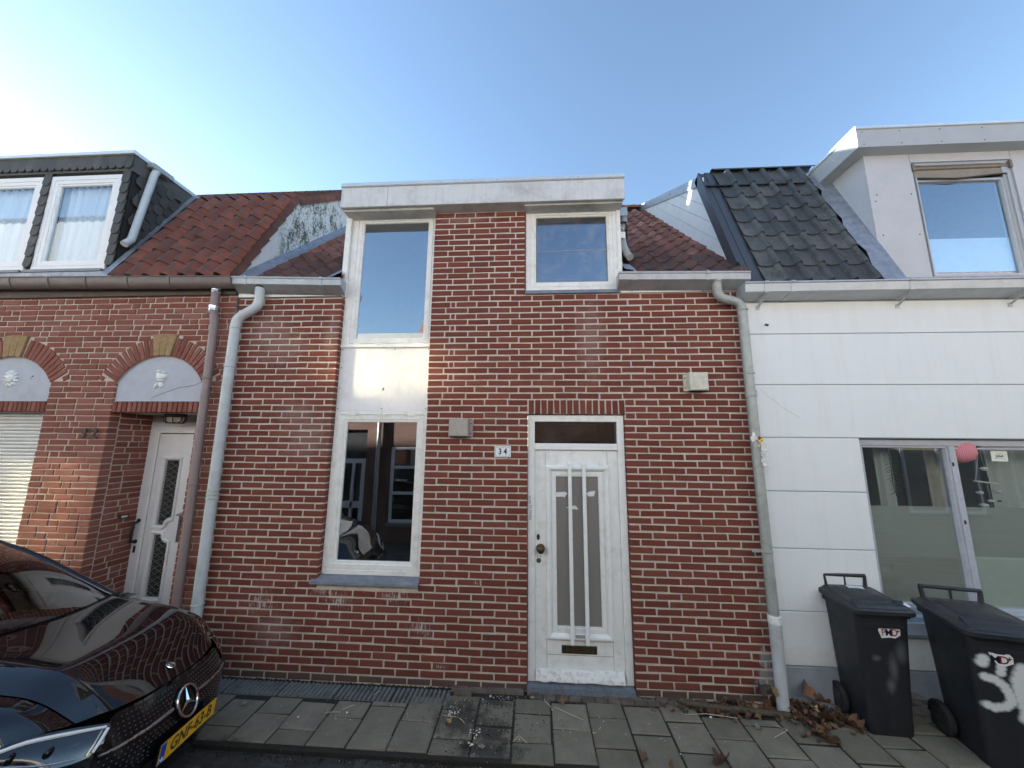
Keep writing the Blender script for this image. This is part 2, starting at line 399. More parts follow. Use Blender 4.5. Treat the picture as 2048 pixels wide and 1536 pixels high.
def tile_mat(name, cols, spots=None, moss=.3, dark=(.05, .045, .04), rough=.85, white=0.0, crest=None):
    m, nt, b = new_mat(name); g = G(nt); p = g.pos(); r = g.rnd()
    c = g.mix(g.ramp(r, 0, .55), cols[0], cols[1]); c = g.mix(g.ramp(r, .55, 1), c, cols[2])
    oz = g.obj()
    n = g.noise(p, 7.0, 7.0, .72); c = g.mix(g.ramp(n, .42, .66, 0, .70), c, dark)
    n = g.noise(p, 30.0, 6.0, .7); c = g.mix(g.ramp(n, .45, .75, 0, .45), c, tuple(x*.6 for x in cols[0]))
    if crest:   # weathered crests; with negative sign, darker colour in the troughs instead
        w_, ph, amt, sgn, col = crest
        cs = g.math('COSINE', g.math('ADD', g.math('MULTIPLY', g.xyz(oz)[0], 2*math.pi/w_), ph))
        f = g.math('ADD', g.math('MULTIPLY', cs, sgn*.5), g.math('MULTIPLY', g.math('SUBTRACT', g.noise(p, 13.0, 6.0, .7), .5), 1.8))
        c = g.mix(g.ramp(f, -.05, .55, 0, amt), c, col)
    if spots: # weathered band: darker soot/algae lower down
        z = g.xyz(p)[2]
        f = g.math('ADD', g.ramp(z, spots[0], spots[1], 1, 0), g.math('MULTIPLY', g.math('SUBTRACT', g.noise(p, 9.0, 6.0, .7), .5), 1.2))
        c = g.mix(g.ramp(f, .25, .85, 0, spots[2]), c, dark)
    if moss:
        n = g.noise(p, 14.0, 7.0, .7); c = g.mix(g.ramp(n, .66, .74, 0, moss), c, (.045, .06, .018))
    if white:
        v = g.noise(p, 75.0, 4.0, .6); c = g.mix(g.math('MULTIPLY', g.ramp(v, .63, .68, 0, white), g.ramp(g.noise(p, 6.0, 3.0), .42, .62)), c, (.42, .44, .42))
    g.put(b.inputs['Base Color'], c); b.inputs['Roughness'].default_value = rough
    g.bump(b, g.math('ADD', g.noise(p, 90.0, 5.0, .7), g.noise(p, 22.0, 5.0, .7)), .5, .005)
    return m
M_TILE32 = tile_mat('terracotta_pantile', ((.21, .060, .036), (.26, .078, .045), (.31, .10, .06)), None, .15, (.060, .046, .040), crest=(.196, -.5, .62, 1, (.075, .058, .050)))
M_TILE34 = tile_mat('old_red_pantile', ((.24, .085, .055), (.33, .125, .080), (.44, .20, .14)), (3.95, 4.75, .65), .25, (.052, .044, .040), crest=(.192, 0, .6, -1, (.085, .062, .050)))  # crest term colours the troughs darker than the humps
M_TILE36 = tile_mat('anthracite_tile', ((.055, .06, .063), (.085, .092, .095), (.13, .135, .125)), None, .25, (.030, .032, .030), .6, .8)
M_SLATE = tile_mat('dark_slate', ((.045, .043, .039), (.062, .058, .053), (.085, .080, .072)), None, .1, (.030, .030, .027), .6)
# ------------------------------------------------------------------ shared builders
def frame4(mb, x0, x1, z0, z1, l, r, b, t, y0, y1, c=.004):
    """four butted members of a frame with a small front chamfer"""
    o = [(x0, z0), (x1, z0), (x1, z1), (x0, z1)]; i = [(x0+l, z0+b), (x1-r, z0+b), (x1-r, z1-t), (x0+l, z1-t)]
    def ring(pts, y): return [(a, y, d) for a, d in pts]
    oc = [(x0+c, z0+c), (x1-c, z0+c), (x1-c, z1-c), (x0+c, z1-c)]; ic = [(x0+l-c, z0+b-c), (x1-r+c, z0+b-c), (x1-r+c, z1-t+c), (x0+l-c, z1-t+c)]
    R4 = [ring(o, y1), ring(o, y0+c), ring(oc, y0), ring(ic, y0), ring(i, y0+c), ring(i, y1)]
    vs = [p for q in R4 for p in q]; fs = []
    for k in range(5):
        for a in range(4):
            j = (a+1) % 4; fs.append((k*4+a, k*4+j, k*4+4+j, k*4+4+a))
    for a in range(4):
        j = (a+1) % 4; fs.append((20+a, 20+j, j, a))
    mb.add(vs, fs)
def pane(name, x0, x1, z0, z1, y, mat, parent, bow=0.0):
    b = MB()
    if bow:
        rows = [[(x0+(x1-x0)*i/12, y + bow*((2*i/12-1)**2+(2*j/12-1)**2), z0+(z1-z0)*j/12) for i in range(13)] for j in range(13)]
        b.grid(rows); return b.obj(name, mat, parent, smooth='all', fix=False)
    b.add([(x0,y,z0),(x1,y,z0),(x1,y,z1),(x0,y,z1)], [(0,1,2,3)]); return b.obj(name, mat, parent, fix=False)
def room(name, x0, x1, y0, y1, z0, z1, mat, parent, open_front=True):
    b = MB()
    b.add([(x0,y0,z0),(x1,y0,z0),(x1,y1,z0),(x0,y1,z0),(x0,y0,z1),(x1,y0,z1),(x1,y1,z1),(x0,y1,z1)], [(0,1,2,3),(7,6,5,4),(1,5,6,2),(2,6,7,3),(3,7,4,0)])
    return b.obj(name, mat, parent, fix=False)
def pantile(w, L, prof, th, mat, name='tile', rg=R, side=0, curl=0.0):
    """prof: list of (x fraction, height). Lower edge at y=0 with a visible thickness"""
    b = MB(); n = len(prof)
    j = [(rg.random()-.5)*.002 for _ in prof]
    lo = [(a*w, 0 - curl*(1-abs(2*a-1)), h+j[i]) for i, (a, h) in enumerate(prof)]; hi = [(a*w, L, h) for a, h in prof]; md = [(a*w, L*.5, h+j[i]*.5) for i, (a, h) in enumerate(prof)]
    b.grid([lo, md, hi])
    b.grid([[(x, y+.004, z-th) for x, y, z in lo], lo])
    b.grid([[(x, L, z-th) for x, y, z in lo], [(x, y+.004, z-th) for x, y, z in lo]])
    if side:      # verge tile: flange hanging down on one side
        x = w if side > 0 else 0; z = prof[-1 if side > 0 else 0][1]
        e = .012*side
        b.add([(x,0,z),(x,L,z),(x+e,L,z-.085),(x+e,0,z-.085),(x-e,0,z),(x,0,z-.085)], [(0,1,2,3),(0,3,5,4)])
    return b.data(name, mat, smooth=30, fix=False)
def s_prof(amp, n=10, ph=0.0): return [(i/n*1.04, amp*math.cos(2*math.pi*(i/n)+ph)) for i in range(n+1)]
def lay_tiles(parent, meshes, x0, ncol, w, y0, z0, a, gauge, nrow, tilt=.05, lift=.02, stag=0.0, jit=.006, skip=None, name='tile', edge=None, rg=R):
    ca, sa = math.cos(a), math.sin(a)
    for j in range(nrow):
        for i in range(ncol):
            x = x0+i*w + (stag*(j % 2)); d = j*gauge
            if skip and skip(x, y0+d*ca, z0+d*sa): continue
            me = edge if (edge is not None and i == ncol-1) else rg.choice(meshes)
            place(name, me, parent, loc=(x + (rg.random()-.5)*jit, y0+d*ca - sa*lift, z0+d*sa + ca*lift),
                  rot=(a - tilt + (rg.random()-.5)*jit*2, (rg.random()-.5)*jit*2, (rg.random()-.5)*jit*1.5))

def gutter_box(x0, x1, za, zb, parent, mat, yb=-.03, yf=-.15, h=.10, brackets=(), n=1):
    b = MB(); prof = [(yb, 0), (yf+.012, 0), (yf, .004), (yf, -.012), (yf+.008, -.016), (yf+.012, -h*.72), (yf+.02, -h*.78), (yb, -h*1.35)]
    b.rings([[(x, y, z+d) for y, d in prof] for x, z in ((x0, za), (x1, zb))])
    g = b.obj('gutter', mat, parent)
    for t in brackets:
        x = x0+(x1-x0)*t; z = za+(zb-za)*t; q = MB()
        q.rings([[(xx, y-.004, z+d+ (.006 if k < 3 else -.006)) for k, (y, d) in enumerate(prof)] for xx in (x-.012, x+.012)])
        q.obj('bracket', mat, g)
    return g
def downpipe(pts, r, parent, mat, collars=(), n=14):
    P3 = [Vector(p) for p in pts]; sm = [P3[0]]
    for i in range(1, len(P3)-1):       # rounded elbows
        a, c, d = P3[i-1], P3[i], P3[i+1]; k = min(.07, (a-c).length*.45, (d-c).length*.45)
        p0 = c+(a-c).normalized()*k; p2 = c+(d-c).normalized()*k
        for t in (0, .25, .5, .75, 1): sm.append(p0*(1-t)**2+c*2*t*(1-t)+p2*t*t)
    sm.append(P3[-1])
    b = MB(); b.tube(sm, r, n); o = b.obj('downpipe', mat, parent, smooth=True)
    return o
def collar(parent, x, y, z, r, h, mat, name='pipe_collar', lug=0):
    b = MB(); b.lathe([(r, -h/2), (r+.006, -h/2+.004), (r+.006, h/2-.004), (r, h/2)], (x, y, z), 'z', 16)
    if lug: b.box(x-lug-.02 if lug > 0 else x+r, x-r if lug > 0 else x-lug+.02, y-.004, y+.004, z-.012, z+.012)
    return b.obj(name, mat, parent, smooth=True)

# ================================================================== HOUSE 34 (middle)
H = thing('brick_house', 'red brick terraced house with white glazed front door and number 34 tile', 'house', (-.5, .1, 0))
HOLES34 = [(-1.992, -1.045, .80, 4.6), (-.058, .85, -.1, 2.352), (-.085, 2.1, 3.60, 4.6), (-3.2, -1.992, 3.575, 4.6)]
b = MB()
gr = .007
wall_holes(b, -3.125, 2.03, -.15, 4.56, [(h[0]-gr, h[1]+gr, h[2]-gr, h[3]+gr) for h in HOLES34], .0055, .26)
W34 = b.obj('wall', M_MORT34, H)
def bz(k): return 3.531-.0625*k
rg = random.Random(3)
specs = []
def row_fill(k, x0, x1, joint, pitch, holes=HOLES34, jt=.0135, first=None):
    z = bz(k); iv = [(x0, x1)]
    for a, c, d, e in holes:
        if d-.02 < z < e+.02: iv = sub_interval(iv, a, c)
    for a, c in iv:
        js = []; n0 = math.ceil((a+.03-joint)/pitch); x = joint+n0*pitch
        while x < c-.03: js.append(x + (rg.random()-.5)*.006); x += pitch
        if first: js = sorted([j for j in js if j > first[-1]+.06] + [f for f in first if a < f < c])
        ed = [a-jt/2] + js + [c+jt/2]
        for u, v in zip(ed[:-1], ed[1:]):
            L = v-u-jt - rg.random()*.003
            if L > .02: specs.append((Vector(((u+v)/2, -.001+(rg.random()-.5)*.004, z+(rg.random()-.5)*.0045)), L, 0, 0, .0488-rg.random()*.0015))
for k in range(0, 57):
    ev = k % 2 == 0
    jA = -2.839 if ev else -2.945
    if k < 44: row_fill(k, -3.118, -1.992, jA, .2155)
    else: row_fill(k, -3.118, -.058, jA, .2165)
    if k <= 16:
        row_fill(k, -1.045, 2.025, (-.666 if ev else -.577), .2155, first=([-.895] if ev else [-.845, -.793]))
    else:
        sol = HOLES34 + [(-.064, .862, 2.35, 2.51)]
        if k < 44: row_fill(k, -1.038, -.058, (-.81 if ev else -.92), .2225, sol)
        row_fill(k, .85, 2.025, (1.057 if ev else .951), .2145, sol)
for k in range(-16, 0):
    row_fill(k, -1.045, -.085, (-.895 if k % 2 == 0 else -.835), .2165)
for i in range(15):
    x = -.055+.0305+i*.0610
    specs.append((Vector((x, -.001+(rg.random()-.5)*.004, 2.425)), .130, rad(90), 0, .0485))
lay_bricks(specs, 'br34', M_BR34, W34, .0488, 300)

# frieze boards and gutters
b = MB(); b.box(-3.12, -1.995, -.018, .03, 3.578, 3.66); b.obj('frieze_board', M_WHITE2, H)
b = MB(); b.box(.86, 1.99, -.018, .03, 3.562, 3.65); b.obj('frieze_board', M_WHITE2, H)
GL34 = gutter_box(-3.112, -1.947, 3.752, 3.711, H, M_ZINC, brackets=(.13, .82))
GR34 = gutter_box(.82, 2.04, 3.717, 3.697, H, M_ZINC, brackets=(.12, .68))
# downpipes
PL = downpipe([(-2.83, -.085, 3.66), (-2.825, -.085, 3.45), (-3.045, -.085, 3.32), (-3.045, -.085, 2.9), (-3.035, -.085, .0)], .046, H, M_ZINCPIPE)
for z, hh in ((2.82, .03), (3.22, .02)): collar(PL, -3.045, -.085, z, .046, hh, M_ZINCPIPE)
for z in (1.62, 1.58, 1.545): collar(PL, -3.037, -.085, z, .046, .022, M_GALV, 'clip')
collar(PL, -3.036, -.085, .62, .046, .014, M_ZINCPIPE)
collar(PL, -2.827, -.085, 3.655, .050, .02, M_BRASS, 'flange')
PR = downpipe([(1.75, -.085, 3.63), (1.75, -.085, 3.47), (1.962, -.085, 3.41), (1.962, -.085, 3.0), (1.972, -.085, 0.0)], .041, H, M_OLDPIPE)
for z, hh in ((3.34, .018), (2.73, .02), (2.545, .06), (1.20, .025)): collar(PR, 1.966, -.085, z, .041, hh, M_OLDPIPE, lug=(.10 if z == 1.20 else 0))
b = MB(); b.lathe([(.041, .47), (.047, .475), (.047, .64), (.041, .645)], (1.972, -.085, 0), 'z', 16); b.obj('repair_sleeve', M_ZINCPIPE, PR, smooth=True)
b = MB(); b.lathe([(.043, .64), (.049, .645), (.049, .70), (.043, .705)], (1.972, -.085, 0), 'z', 16); b.obj('tape_band', M_WHITE, PR, smooth=True)
b = MB(); b.lathe([(.043, 0), (.045, 0), (.045, .468), (.043, .47)], (1.972, -.085, 0.01), 'z', 16); b.obj('lower_pipe', M_ZINCPIPE, PR, smooth=True)
collar(PR, 1.75, -.085, 3.625, .046, .02, M_GALV2, 'flange')
# torn paper stuck on the right pipe
M_PAPER = simple('torn_paper', (.78, .79, .78), .8, var=.1, scale=60, dirt=((.08, .08, .10), .9, 90.0))
M_REDP = simple('red_print', (.45, .03, .02), .7); M_YELP = simple('yellow_print', (.8, .55, .02), .7)
rg = random.Random(21)
def shards(name, mat, cx, cz, sx, sz, n, sz0=.018):
    b = MB()
    for _ in range(n):
        x = cx+(rg.random()-.5)*sx; z = cz+(rg.random()-.5)*sz; a = rg.random()*6; s0 = sz0*(.5+rg.random())
        pts = []
        for k in range(4):
            aa = a+k*1.57+(rg.random()-.5)*.8; pts.append((x+math.cos(aa)*s0, -.134-rg.random()*.018+abs(x-1.972)*.35, z+math.sin(aa)*s0*1.3))
        b.add(pts, [(0, 1, 2, 3)])
    b.obj(name, mat, PR, fix=False)
shards('torn_paper', M_PAPER, 1.945, 2.165, .05, .06, 7); shards('torn_paper', M_PAPER, 2.01, 1.97, .05, .14, 12); shards('torn_paper', M_PAPER, 1.975, 2.06, .035, .16, 7, .012)
shards('torn_paper', M_YELP, 1.985, 2.12, .02, .06, 4, .014); shards('torn_paper', M_REDP, 1.967, 2.13, .02, .03, 3, .012)

# column of two windows and a board
def sash_prof(w, step=.010): return [(0, .03), (0, 0), (w*.62, 0), (w*.66, step), (w*.93, step), (w, step+.008), (w, .03)]
CY = .055
b = MB(); frame4(b, -1.998, -1.048, 3.062, 4.52, .088, .030, .022, .012, CY, CY+.10); win = b.obj('window', M_WHITE2, H)
b = MB(); b.box(-2.03, -1.999, .02, .16, 3.58, 4.52); b.box(-2.03, -1.975, .012, .045, 3.58, 4.52); b.obj('corner_post', M_WHITE2, win)
b = MB(); b.sweep_rect(-1.908, -1.082, 3.088, 4.505, sash_prof(.058), CY+.004); b.obj('sash', M_WHITE2, win)
pane('pane', -1.852, -1.138, 3.14, 4.45, CY+.030, M_PANE_UP, win)
b = MB(); b.box(-1.992, -1.046, CY-.012, CY+.08, 3.040, 3.061); b.obj('drip_rail', M_WHITE2, win)
# infill board between
b = MB(); b.box(-1.992, -1.046, CY+.008, CY+.04, 2.390, 3.039); PN = b.obj('infill_board', M_PANEL, H)
for x in (-1.975, -1.52, -1.07):
    for z in (2.41, 3.02): b = MB(); b.lathe([(.006, 0), (.006, -.002), (.003, -.003)], (x + .1*(x == -1.52)*(z > 3), CY+.008, z), 'y', 8); b.obj('screw', M_IRON, PN)
for z in (2.62, 2.83): b = MB(); b.lathe([(.006, 0), (.006, -.002)], (-1.97, CY+.008, z), 'y', 8); b.obj('screw', M_IRON, PN)
b = MB(); b.add([(-1.528, CY+.005, 2.585), (-1.505, CY+.005, 2.605), (-1.51, CY+.005, 2.63), (-1.525, CY+.005, 2.61)], [(0, 1, 2, 3)]); b.obj('chip', simple('bare_board', (.12, .11, .10), .9), PN, fix=False)
# ground-floor window
b = MB(); frame4(b, -1.990, -1.046, .858, 2.388, .052, .036, .045, .040, CY, CY+.10); win = b.obj('window', M_WHITE2, H)
b = MB(); b.sweep_rect(-1.937, -1.084, .905, 2.346, sash_prof(.072), CY+.004); b.obj('sash', M_WHITE2, win)
for x in (-1.82, -1.50, -1.21): b = MB(); b.box(x-.035, x+.035, CY-.006, CY+.006, 2.338, 2.350); b.obj('vent_clip', M_WHITE2, win)
pane('pane', -1.867, -1.154, .97, 2.281, CY+.034, M_PANE_LOW, win)
b = MB()
b.rings([[(x, y, z) for y, z in ((.10, .857), (CY-.005, .857), (-.035, .822), (-.037, .800), (-.030, .800), (.02, .812), (.10, .812))] for x in (-2.045, -1.04)])
b.obj('sill', M_SILL, win)
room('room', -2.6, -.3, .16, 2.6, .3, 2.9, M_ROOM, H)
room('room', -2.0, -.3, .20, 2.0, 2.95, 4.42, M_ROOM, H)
# small square upper window on the right
RY = .03
b = MB(); frame4(b, -.083, .895, 3.610, 4.51, .052, .082, .048, .012, RY, RY+.10); win = b.obj('window', M_WHITE2, H)
b = MB(); b.sweep_rect(-.030, .812, 3.660, 4.497, sash_prof(.056), RY+.004); b.obj('sash', M_WHITE2, win)
M_PANE_FROST = glass_mat('dusty_square_pane', .34, (.5, .58, .66), rough=.10, dirt=.30, refl_col=(.78, .86, 1.0))
pane('pane', .024, .758, 3.714, 4.443, RY+.030, M_PANE_FROST, win)
b = MB(); b.box(.027, .755, RY+.027, RY+.029, 4.058, 4.064); b.obj('putty_line', simple('grey_putty', (.30, .33, .37), .8), win)
b = MB(); b.sweep_rect(.02, .762, 3.71, 4.447, [(0, 0), (.008, -.003), (.014, .004)], RY+.024); b.obj('algae_putty', simple('mossy_putty', (.16, .17, .10), .9, var=.5, scale=60), win)
b = MB(); b.rings([[(x, y, z) for y, z in ((.08, 3.609), (-.02, 3.600), (-.028, 3.565), (-.02, 3.562), (.08, 3.575))] for x in (-.085, .85)]); b.obj('sill', M_SILL, win)
b = MB(); b.box(.856, .894, .012, .029, 3.62, 4.49); b.obj('corner_post', M_WHITE2, win)
for z in (4.38, 3.82): b = MB(); b.tube([(.853, RY-.004, z-.03), (.853, RY-.004, z+.03)], .006, 8); b.obj('hinge', M_WHITE2, win)
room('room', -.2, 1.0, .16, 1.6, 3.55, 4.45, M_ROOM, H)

# flat-roofed dormer head: fascia boards, trim, soffit, cheeks
D = MB().box(-2.015, .905, .13, 1.02, 4.50, 4.715).obj('dormer', M_FASCIA, H)
for x0, x1 in ((-2.018, -1.522), (-1.519, .908)):
    b = MB(); b.cbox(x0, x1, -.150, -.128, 4.497, 4.722, .003); b.obj('fascia_board', M_FASCIA, D)
b = MB(); b.cbox(-2.022, .912, -.168, -.03, 4.724, 4.768, .004); b.box(-2.022, .912, -.03, 1.04, 4.716, 4.762); b.obj('roof_trim', M_ALU, D)
b = MB(); b.box(-2.016, -1.045, -.127, .056, 4.500, 4.516); b.box(-.085, .900, -.127, .032, 4.500, 4.516); b.box(-2.005, -1.04, -.10, .05, 4.478, 4.4995); b.box(-.09, .895, -.10, .03, 4.483, 4.4995); b.box(-1.045, -.085, -.127, .0, 4.5, 4.53); b.obj('soffit', M_SOFFIT, D)
for x, s in ((-2.012, 1), (.90, 1)):
    b = MB(); b.prism([(.10, 3.80), (.10, 4.52), (.80, 4.52)], x-.008, x+.008, 'yz'); b.obj('cheek', M_FASCIA, D)
b = MB(); b.box(.906, 1.03, .22, .36, 4.56, 4.66); out = b.obj('drain_box', M_ZINC, D)
b = MB(); b.tube([(1.0, .27, 4.565), (1.0, .27, 4.50), (.965, .2, 4.40), (.925, .15, 4.33)], .036, 12); b.obj('drain_pipe', M_OLDPIPE, D, smooth=True)
b = MB(); b.tube([(.935, .12, 4.22), (.94, .10, 4.12), (.965, .07, 4.02), (.985, .03, 3.96)], .036, 12); b.obj('drain_pipe', M_OLDPIPE, D, smooth=True)
b = MB(); b.prism([(.05, 4.19), (.05, 4.26), (.2, 4.30)], .90, .95, 'yz'); b.obj('drain_bracket', M_WHITE2, D)

# tiled roof
A34 = math.atan(.94); ZR0 = 3.775
b = MB()
def rz34(y): return ZR0+.94*y
for xa, xb, ya in ((-3.12, -2.015, -.05), (-2.015, .905, .95), (.905, 2.06, -.05)):
    b.add([(xa, ya, rz34(ya)-.02), (xb, ya, rz34(ya)-.02), (xb, 2.95, rz34(2.95)-.02), (xa, 2.95, rz34(2.95)-.02), (xa, 6, 3.9), (xb, 6, 3.9)], [(0, 1, 2, 3), (3, 2, 5, 4)])
RF34 = b.obj('roof', M_DARK, H, fix=False)
p34 = [(i/8*1.03, .025*math.cos(2*math.pi*i/8)+.009*math.cos(4*math.pi*i/8)) for i in range(9)]
T34 = [pantile(.192, .30, p34, .018, M_TILE34, rg=random.Random(i)) for i in range(5)]
n34 = int(2.95/math.cos(A34)/.242)
lay_tiles(RF34, T34, -2.955, 5, .192, -.07, rz34(-.07)-.01, A34, .242, n34, tilt=.055, lift=.022, jit=.010, rg=random.Random(5))
lay_tiles(RF34, T34, .905, 6, .192, -.07, rz34(-.07)-.01, A34, .242, n34, tilt=.055, lift=.022, jit=.010, rg=random.Random(6))
for i in range(26):
    b = MB(); x = -3.1+i*.2
    rings = [[(xx, 2.93+.10*s_*math.cos(t), rz34(2.93)-.03+.09*s_*math.sin(t)) for t in [math.pi*k/8 for k in range(9)]] for xx, s_ in ((x, 1.0), (x+.22, 1.1))]
    b.rings(rings, closed=False); b.obj('ridge_tile', M_TILE34, RF34, smooth=True)
# zinc gutter pieces at the cheeks and lead strip against the neighbour
b = MB(); b.add([(-2.12, -.03, 3.785), (-2.02, -.03, 3.83), (-2.02, .35, 4.16), (-2.11, .35, 4.12)], [(0, 1, 2, 3)]); b.add([(-2.16, -.04, 3.775), (-2.12, -.03, 3.785), (-2.11, .35, 4.12), (-2.15, .35, 4.11)], [(0, 1, 2, 3)]); b.obj('flashing', M_LEAD, RF34, fix=False)
b = MB(); b.add([(.905, -.05, 3.80), (1.02, -.05, 3.775), (1.0, .12, 3.93), (.905, .12, 3.95)], [(0, 1, 2, 3)]); b.obj('flashing', M_LEAD, RF34, fix=False)
b = MB()
rows = []
rg = random.Random(9)
for k in range(26):
    y = -.06+k*.11; z = rz34(y)+.045
    rows.append([(-3.108, y-.02, z+.045), (-3.06, y, z+.002+rg.random()*.006), (-3.0, y, z+rg.random()*.008), (-2.945+rg.random()*.012, y+.01, z-.004)])
b.grid(rows); b.obj('flashing', M_LEAD, RF34, smooth=True, fix=False)

# front door
DY = .035
b = MB(); frame4(b, -.056, .848, .06, 2.350, .064, .064, .012, .062, DY, DY+.10); DF = b.obj('door_frame', M_WHITE, H)
b = MB(); b.cbox(.009, .783, DY+.002, DY+.08, 2.022, 2.083, .004); b.obj('transom_bar', M_WHITE, DF)
M_TRANS = glass_mat('transom_glass', .05, (.30, .33, .32), rough=.12, dirt=.12)
pane('pane', .009, .783, 2.084, 2.287, DY+.035, M_TRANS, DF)
LY = DY+.028
b = MB(); wall_holes(b, .010, .782, .075, 2.020, [(.205, .597, .49, 1.776)], LY, LY+.045); DOOR = b.obj('door', M_WHITE, H)
b = MB(); b.sweep_rect(.112, .695, .388, 1.875, [(0, 0), (.004, -.026), (.016, -.032), (.030, -.030), (.048, -.010), (.052, -.001), (.052, 0)], LY); b.obj('moulding', M_WHITE, DOOR)
b = MB(); b.sweep_rect(.166, .640, .440, 1.820, [(0, 0), (0, -.006), (.036, -.006), (.0395, .0), (.0395, .01)], LY); b.obj('glazing_bead', M_WHITE, DOOR)
for x in (.316, .447): b = MB(); b.cbox(x, x+.032, LY-.062, LY-.034, .366, 1.905, .006); b.box(x+.006, x+.026, LY-.034, LY-.004, .39, .41); b.box(x+.006, x+.026, LY-.034, LY-.004, 1.85, 1.87); b.obj('bar', M_WHITE, DOOR)
m_dg, nt, bb = new_mat('frosted_door_glass'); g = G(nt); p = g.pos()
g.put(bb.inputs['Base Color'], g.mix(g.noise(p, 90, 4, .7), (.20, .19, .175), (.28, .265, .245))); bb.inputs['Roughness'].default_value = .22; bb.inputs['Specular IOR Level'].default_value = .6
g.bump(bb, g.noise(p, 260, 3, .6), .35, .003)
pane('pane', .205, .597, .49, 1.776, LY+.012, m_dg, DOOR)
M_TAPE = simple('white_tape', (.78, .80, .80), .6, var=.05)
for pts in ([(.207, 1.63), (.206, 1.590), (.275, 1.592), (.288, 1.580), (.290, 1.594), (.313, 1.622), (.29, 1.636)], [(.489, 1.622), (.505, 1.598), (.558, 1.600), (.571, 1.648), (.51, 1.640)], [(.349, 1.482), (.412, 1.478), (.392, 1.508), (.374, 1.516), (.352, 1.506)], [(.300, 1.496), (.318, 1.484), (.318, 1.500)]):
    b = MB(); b.prism(pts, LY+.0085, LY+.0115, 'xz'); b.obj('tape_remnant', M_TAPE, DOOR)
b = MB(); b.sweep_rect(.240, .547, .276, .340, [(0, 0), (.002, -.008), (.016, -.010), (.022, -.003), (.022, 0)], LY); b.box(.262, .525, LY-.002, LY+.002, .298, .318); LB = b.obj('letterbox', M_BRASS, DOOR)
b = MB(); b.cbox(.275, .512, LY-.009, LY-.002, .300, .315, .003); b.obj('flap', M_BRASS, LB)
b = MB(); b.box(.112, .112+.57, LY-.0015, LY, .2605, .2635); b.box(.110, .1125, LY-.0015, LY, .15, .387); b.box(.6855, .688, LY-.0015, LY, .15, .387); b.box(.108, .1105, LY-.0012, LY, 1.878, 2.0); b.box(.6855, .688, LY-.0012, LY, 1.878, 2.0); b.obj('panel_joint', simple('joint_grime', (.20, .19, .15), .9), DOOR)
b = MB()
rgk = random.Random(2); rows = []
for k in range(25):
    x = .012+k*(.768-.012)/24; e = rgk.random()*.010
    rows.append([(x, LY-.001, .150), (x, LY-.028, .142), (x, LY-.052, .105), (x, LY-.060, .082+e*.6), (x, LY-.058, .072+e), (x, LY-.02, .078)])
b.grid(rows); b.obj('weather_bar', simple('peeling_white_paint', (.74, .75, .72), .6, var=.05, dirt=((.24, .20, .16), .8, 22.0), bump=.3), DOOR, fix=False)
b = MB(); b.lathe([(.040, 0), (.040, -.006), (.028, -.010), (.014, -.016), (.014, -.034), (.026, -.038), (.034, -.050), (.032, -.064), (.020, -.074), (.0, -.077)], (.060, LY, 1.135), 'y', 24); b.obj('knob', M_BRASS, DOOR, smooth=True)
b = MB(); b.lathe([(.014, 0), (.014, -.004), (.010, -.006), (0, -.006)], (0, 0, 0), 'y', 16)
e = b.obj('escutcheon', M_BRASS, DOOR); e.location += Vector((.039, LY, 1.232)); e.scale = (1, 1, 2.0)
b = MB(); b.lathe([(.021, 0), (.021, -.005), (.009, -.008), (0, -.008)], (.043, LY, 1.030), 'y', 16); b.obj('lock_rosette', simple('green_bronze', (.09, .10, .07), .6, metal=.4, var=.4, scale=60), DOOR, smooth=True)
for x in (.033, .057): b = MB(); b.lathe([(.005, 0), (.004, -.001)], (x, LY-.0005, 1.065), 'y', 8); b.obj('screw_hole', M_IRON, DOOR)
b = MB(); b.box(.361, .441, LY-.0345, LY-.030, .413, .438); b.obj('name_plate', simple('grey_worn_plate', (.30, .32, .31), .6, var=.3, scale=80), DOOR)
b = MB()
for k, (x, z) in enumerate(((-.042, 1.585), (-.040, 1.545), (-.034, 1.50), (-.034, 1.46), (-.034, 1.425), (-.036, 1.40))): b.sweep_rect(x-.006, x+.010, z-.014, z+.014, [(0, 0), (0, -.0012), (.003, -.0012), (.003, 0)], DY)
b.obj('pen_scrawl', M_IRON, DF)
b = MB(); b.box(-.060, .845, -.024, .10, -.02, .050); b.box(-.055, .84, -.014, .095, .050, .058); b.obj('threshold', simple('blue_stone', (.16, .19, .23), .6, var=.2, scale=30, dirt=((.08, .07, .06), .6, 14.0)), H)
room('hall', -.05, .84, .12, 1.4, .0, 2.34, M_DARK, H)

# vent covers, number tile
def vent(x0, x1, z0, z1, fl, mat):
    b = MB(); b.cbox(x0, x1, -.085, -.008, z0, z1, .008)
    v = b.obj('vent_cover', mat, H)
    b = MB(); b.box(x0+.01, x1-.01, -.075, -.004, z0-.006, z0-.001); b.obj('vent_slot', M_DARK, v)
    a, c = (x1+.001, x1+.032) if fl > 0 else (x0-.032, x0-.001)
    b = MB(); b.box(a, c, -.018, -.004, z0, z1-.012); f = b.obj('flange', mat, v); b = MB(); b.box(x0-.012 if fl > 0 else x1, x0 if fl > 0 else x1+.012, -.016, -.004, z0, z1-.012); b.obj('flange', mat, v)
    for z in (z0+.03, z1-.045): b = MB(); b.lathe([(.007, 0), (.006, -.004)], ((a+c)/2, -.018, z), 'y', 8); b.obj('screw', M_IRON, f)
M_VENT1 = simple('taupe_vent_cover', (.36, .325, .285), .6, var=.1, scale=40)
vent(-.800, -.615, 2.140, 2.308, 1, M_VENT1); vent(1.437, 1.604, 2.575, 2.745, -1, M_GALV2)
b = MB(); b.cbox(-.370, -.216, -.016, .0, 1.950, 2.052, .005); NP = b.obj('house_number_tile', M_ENAMEL, H)
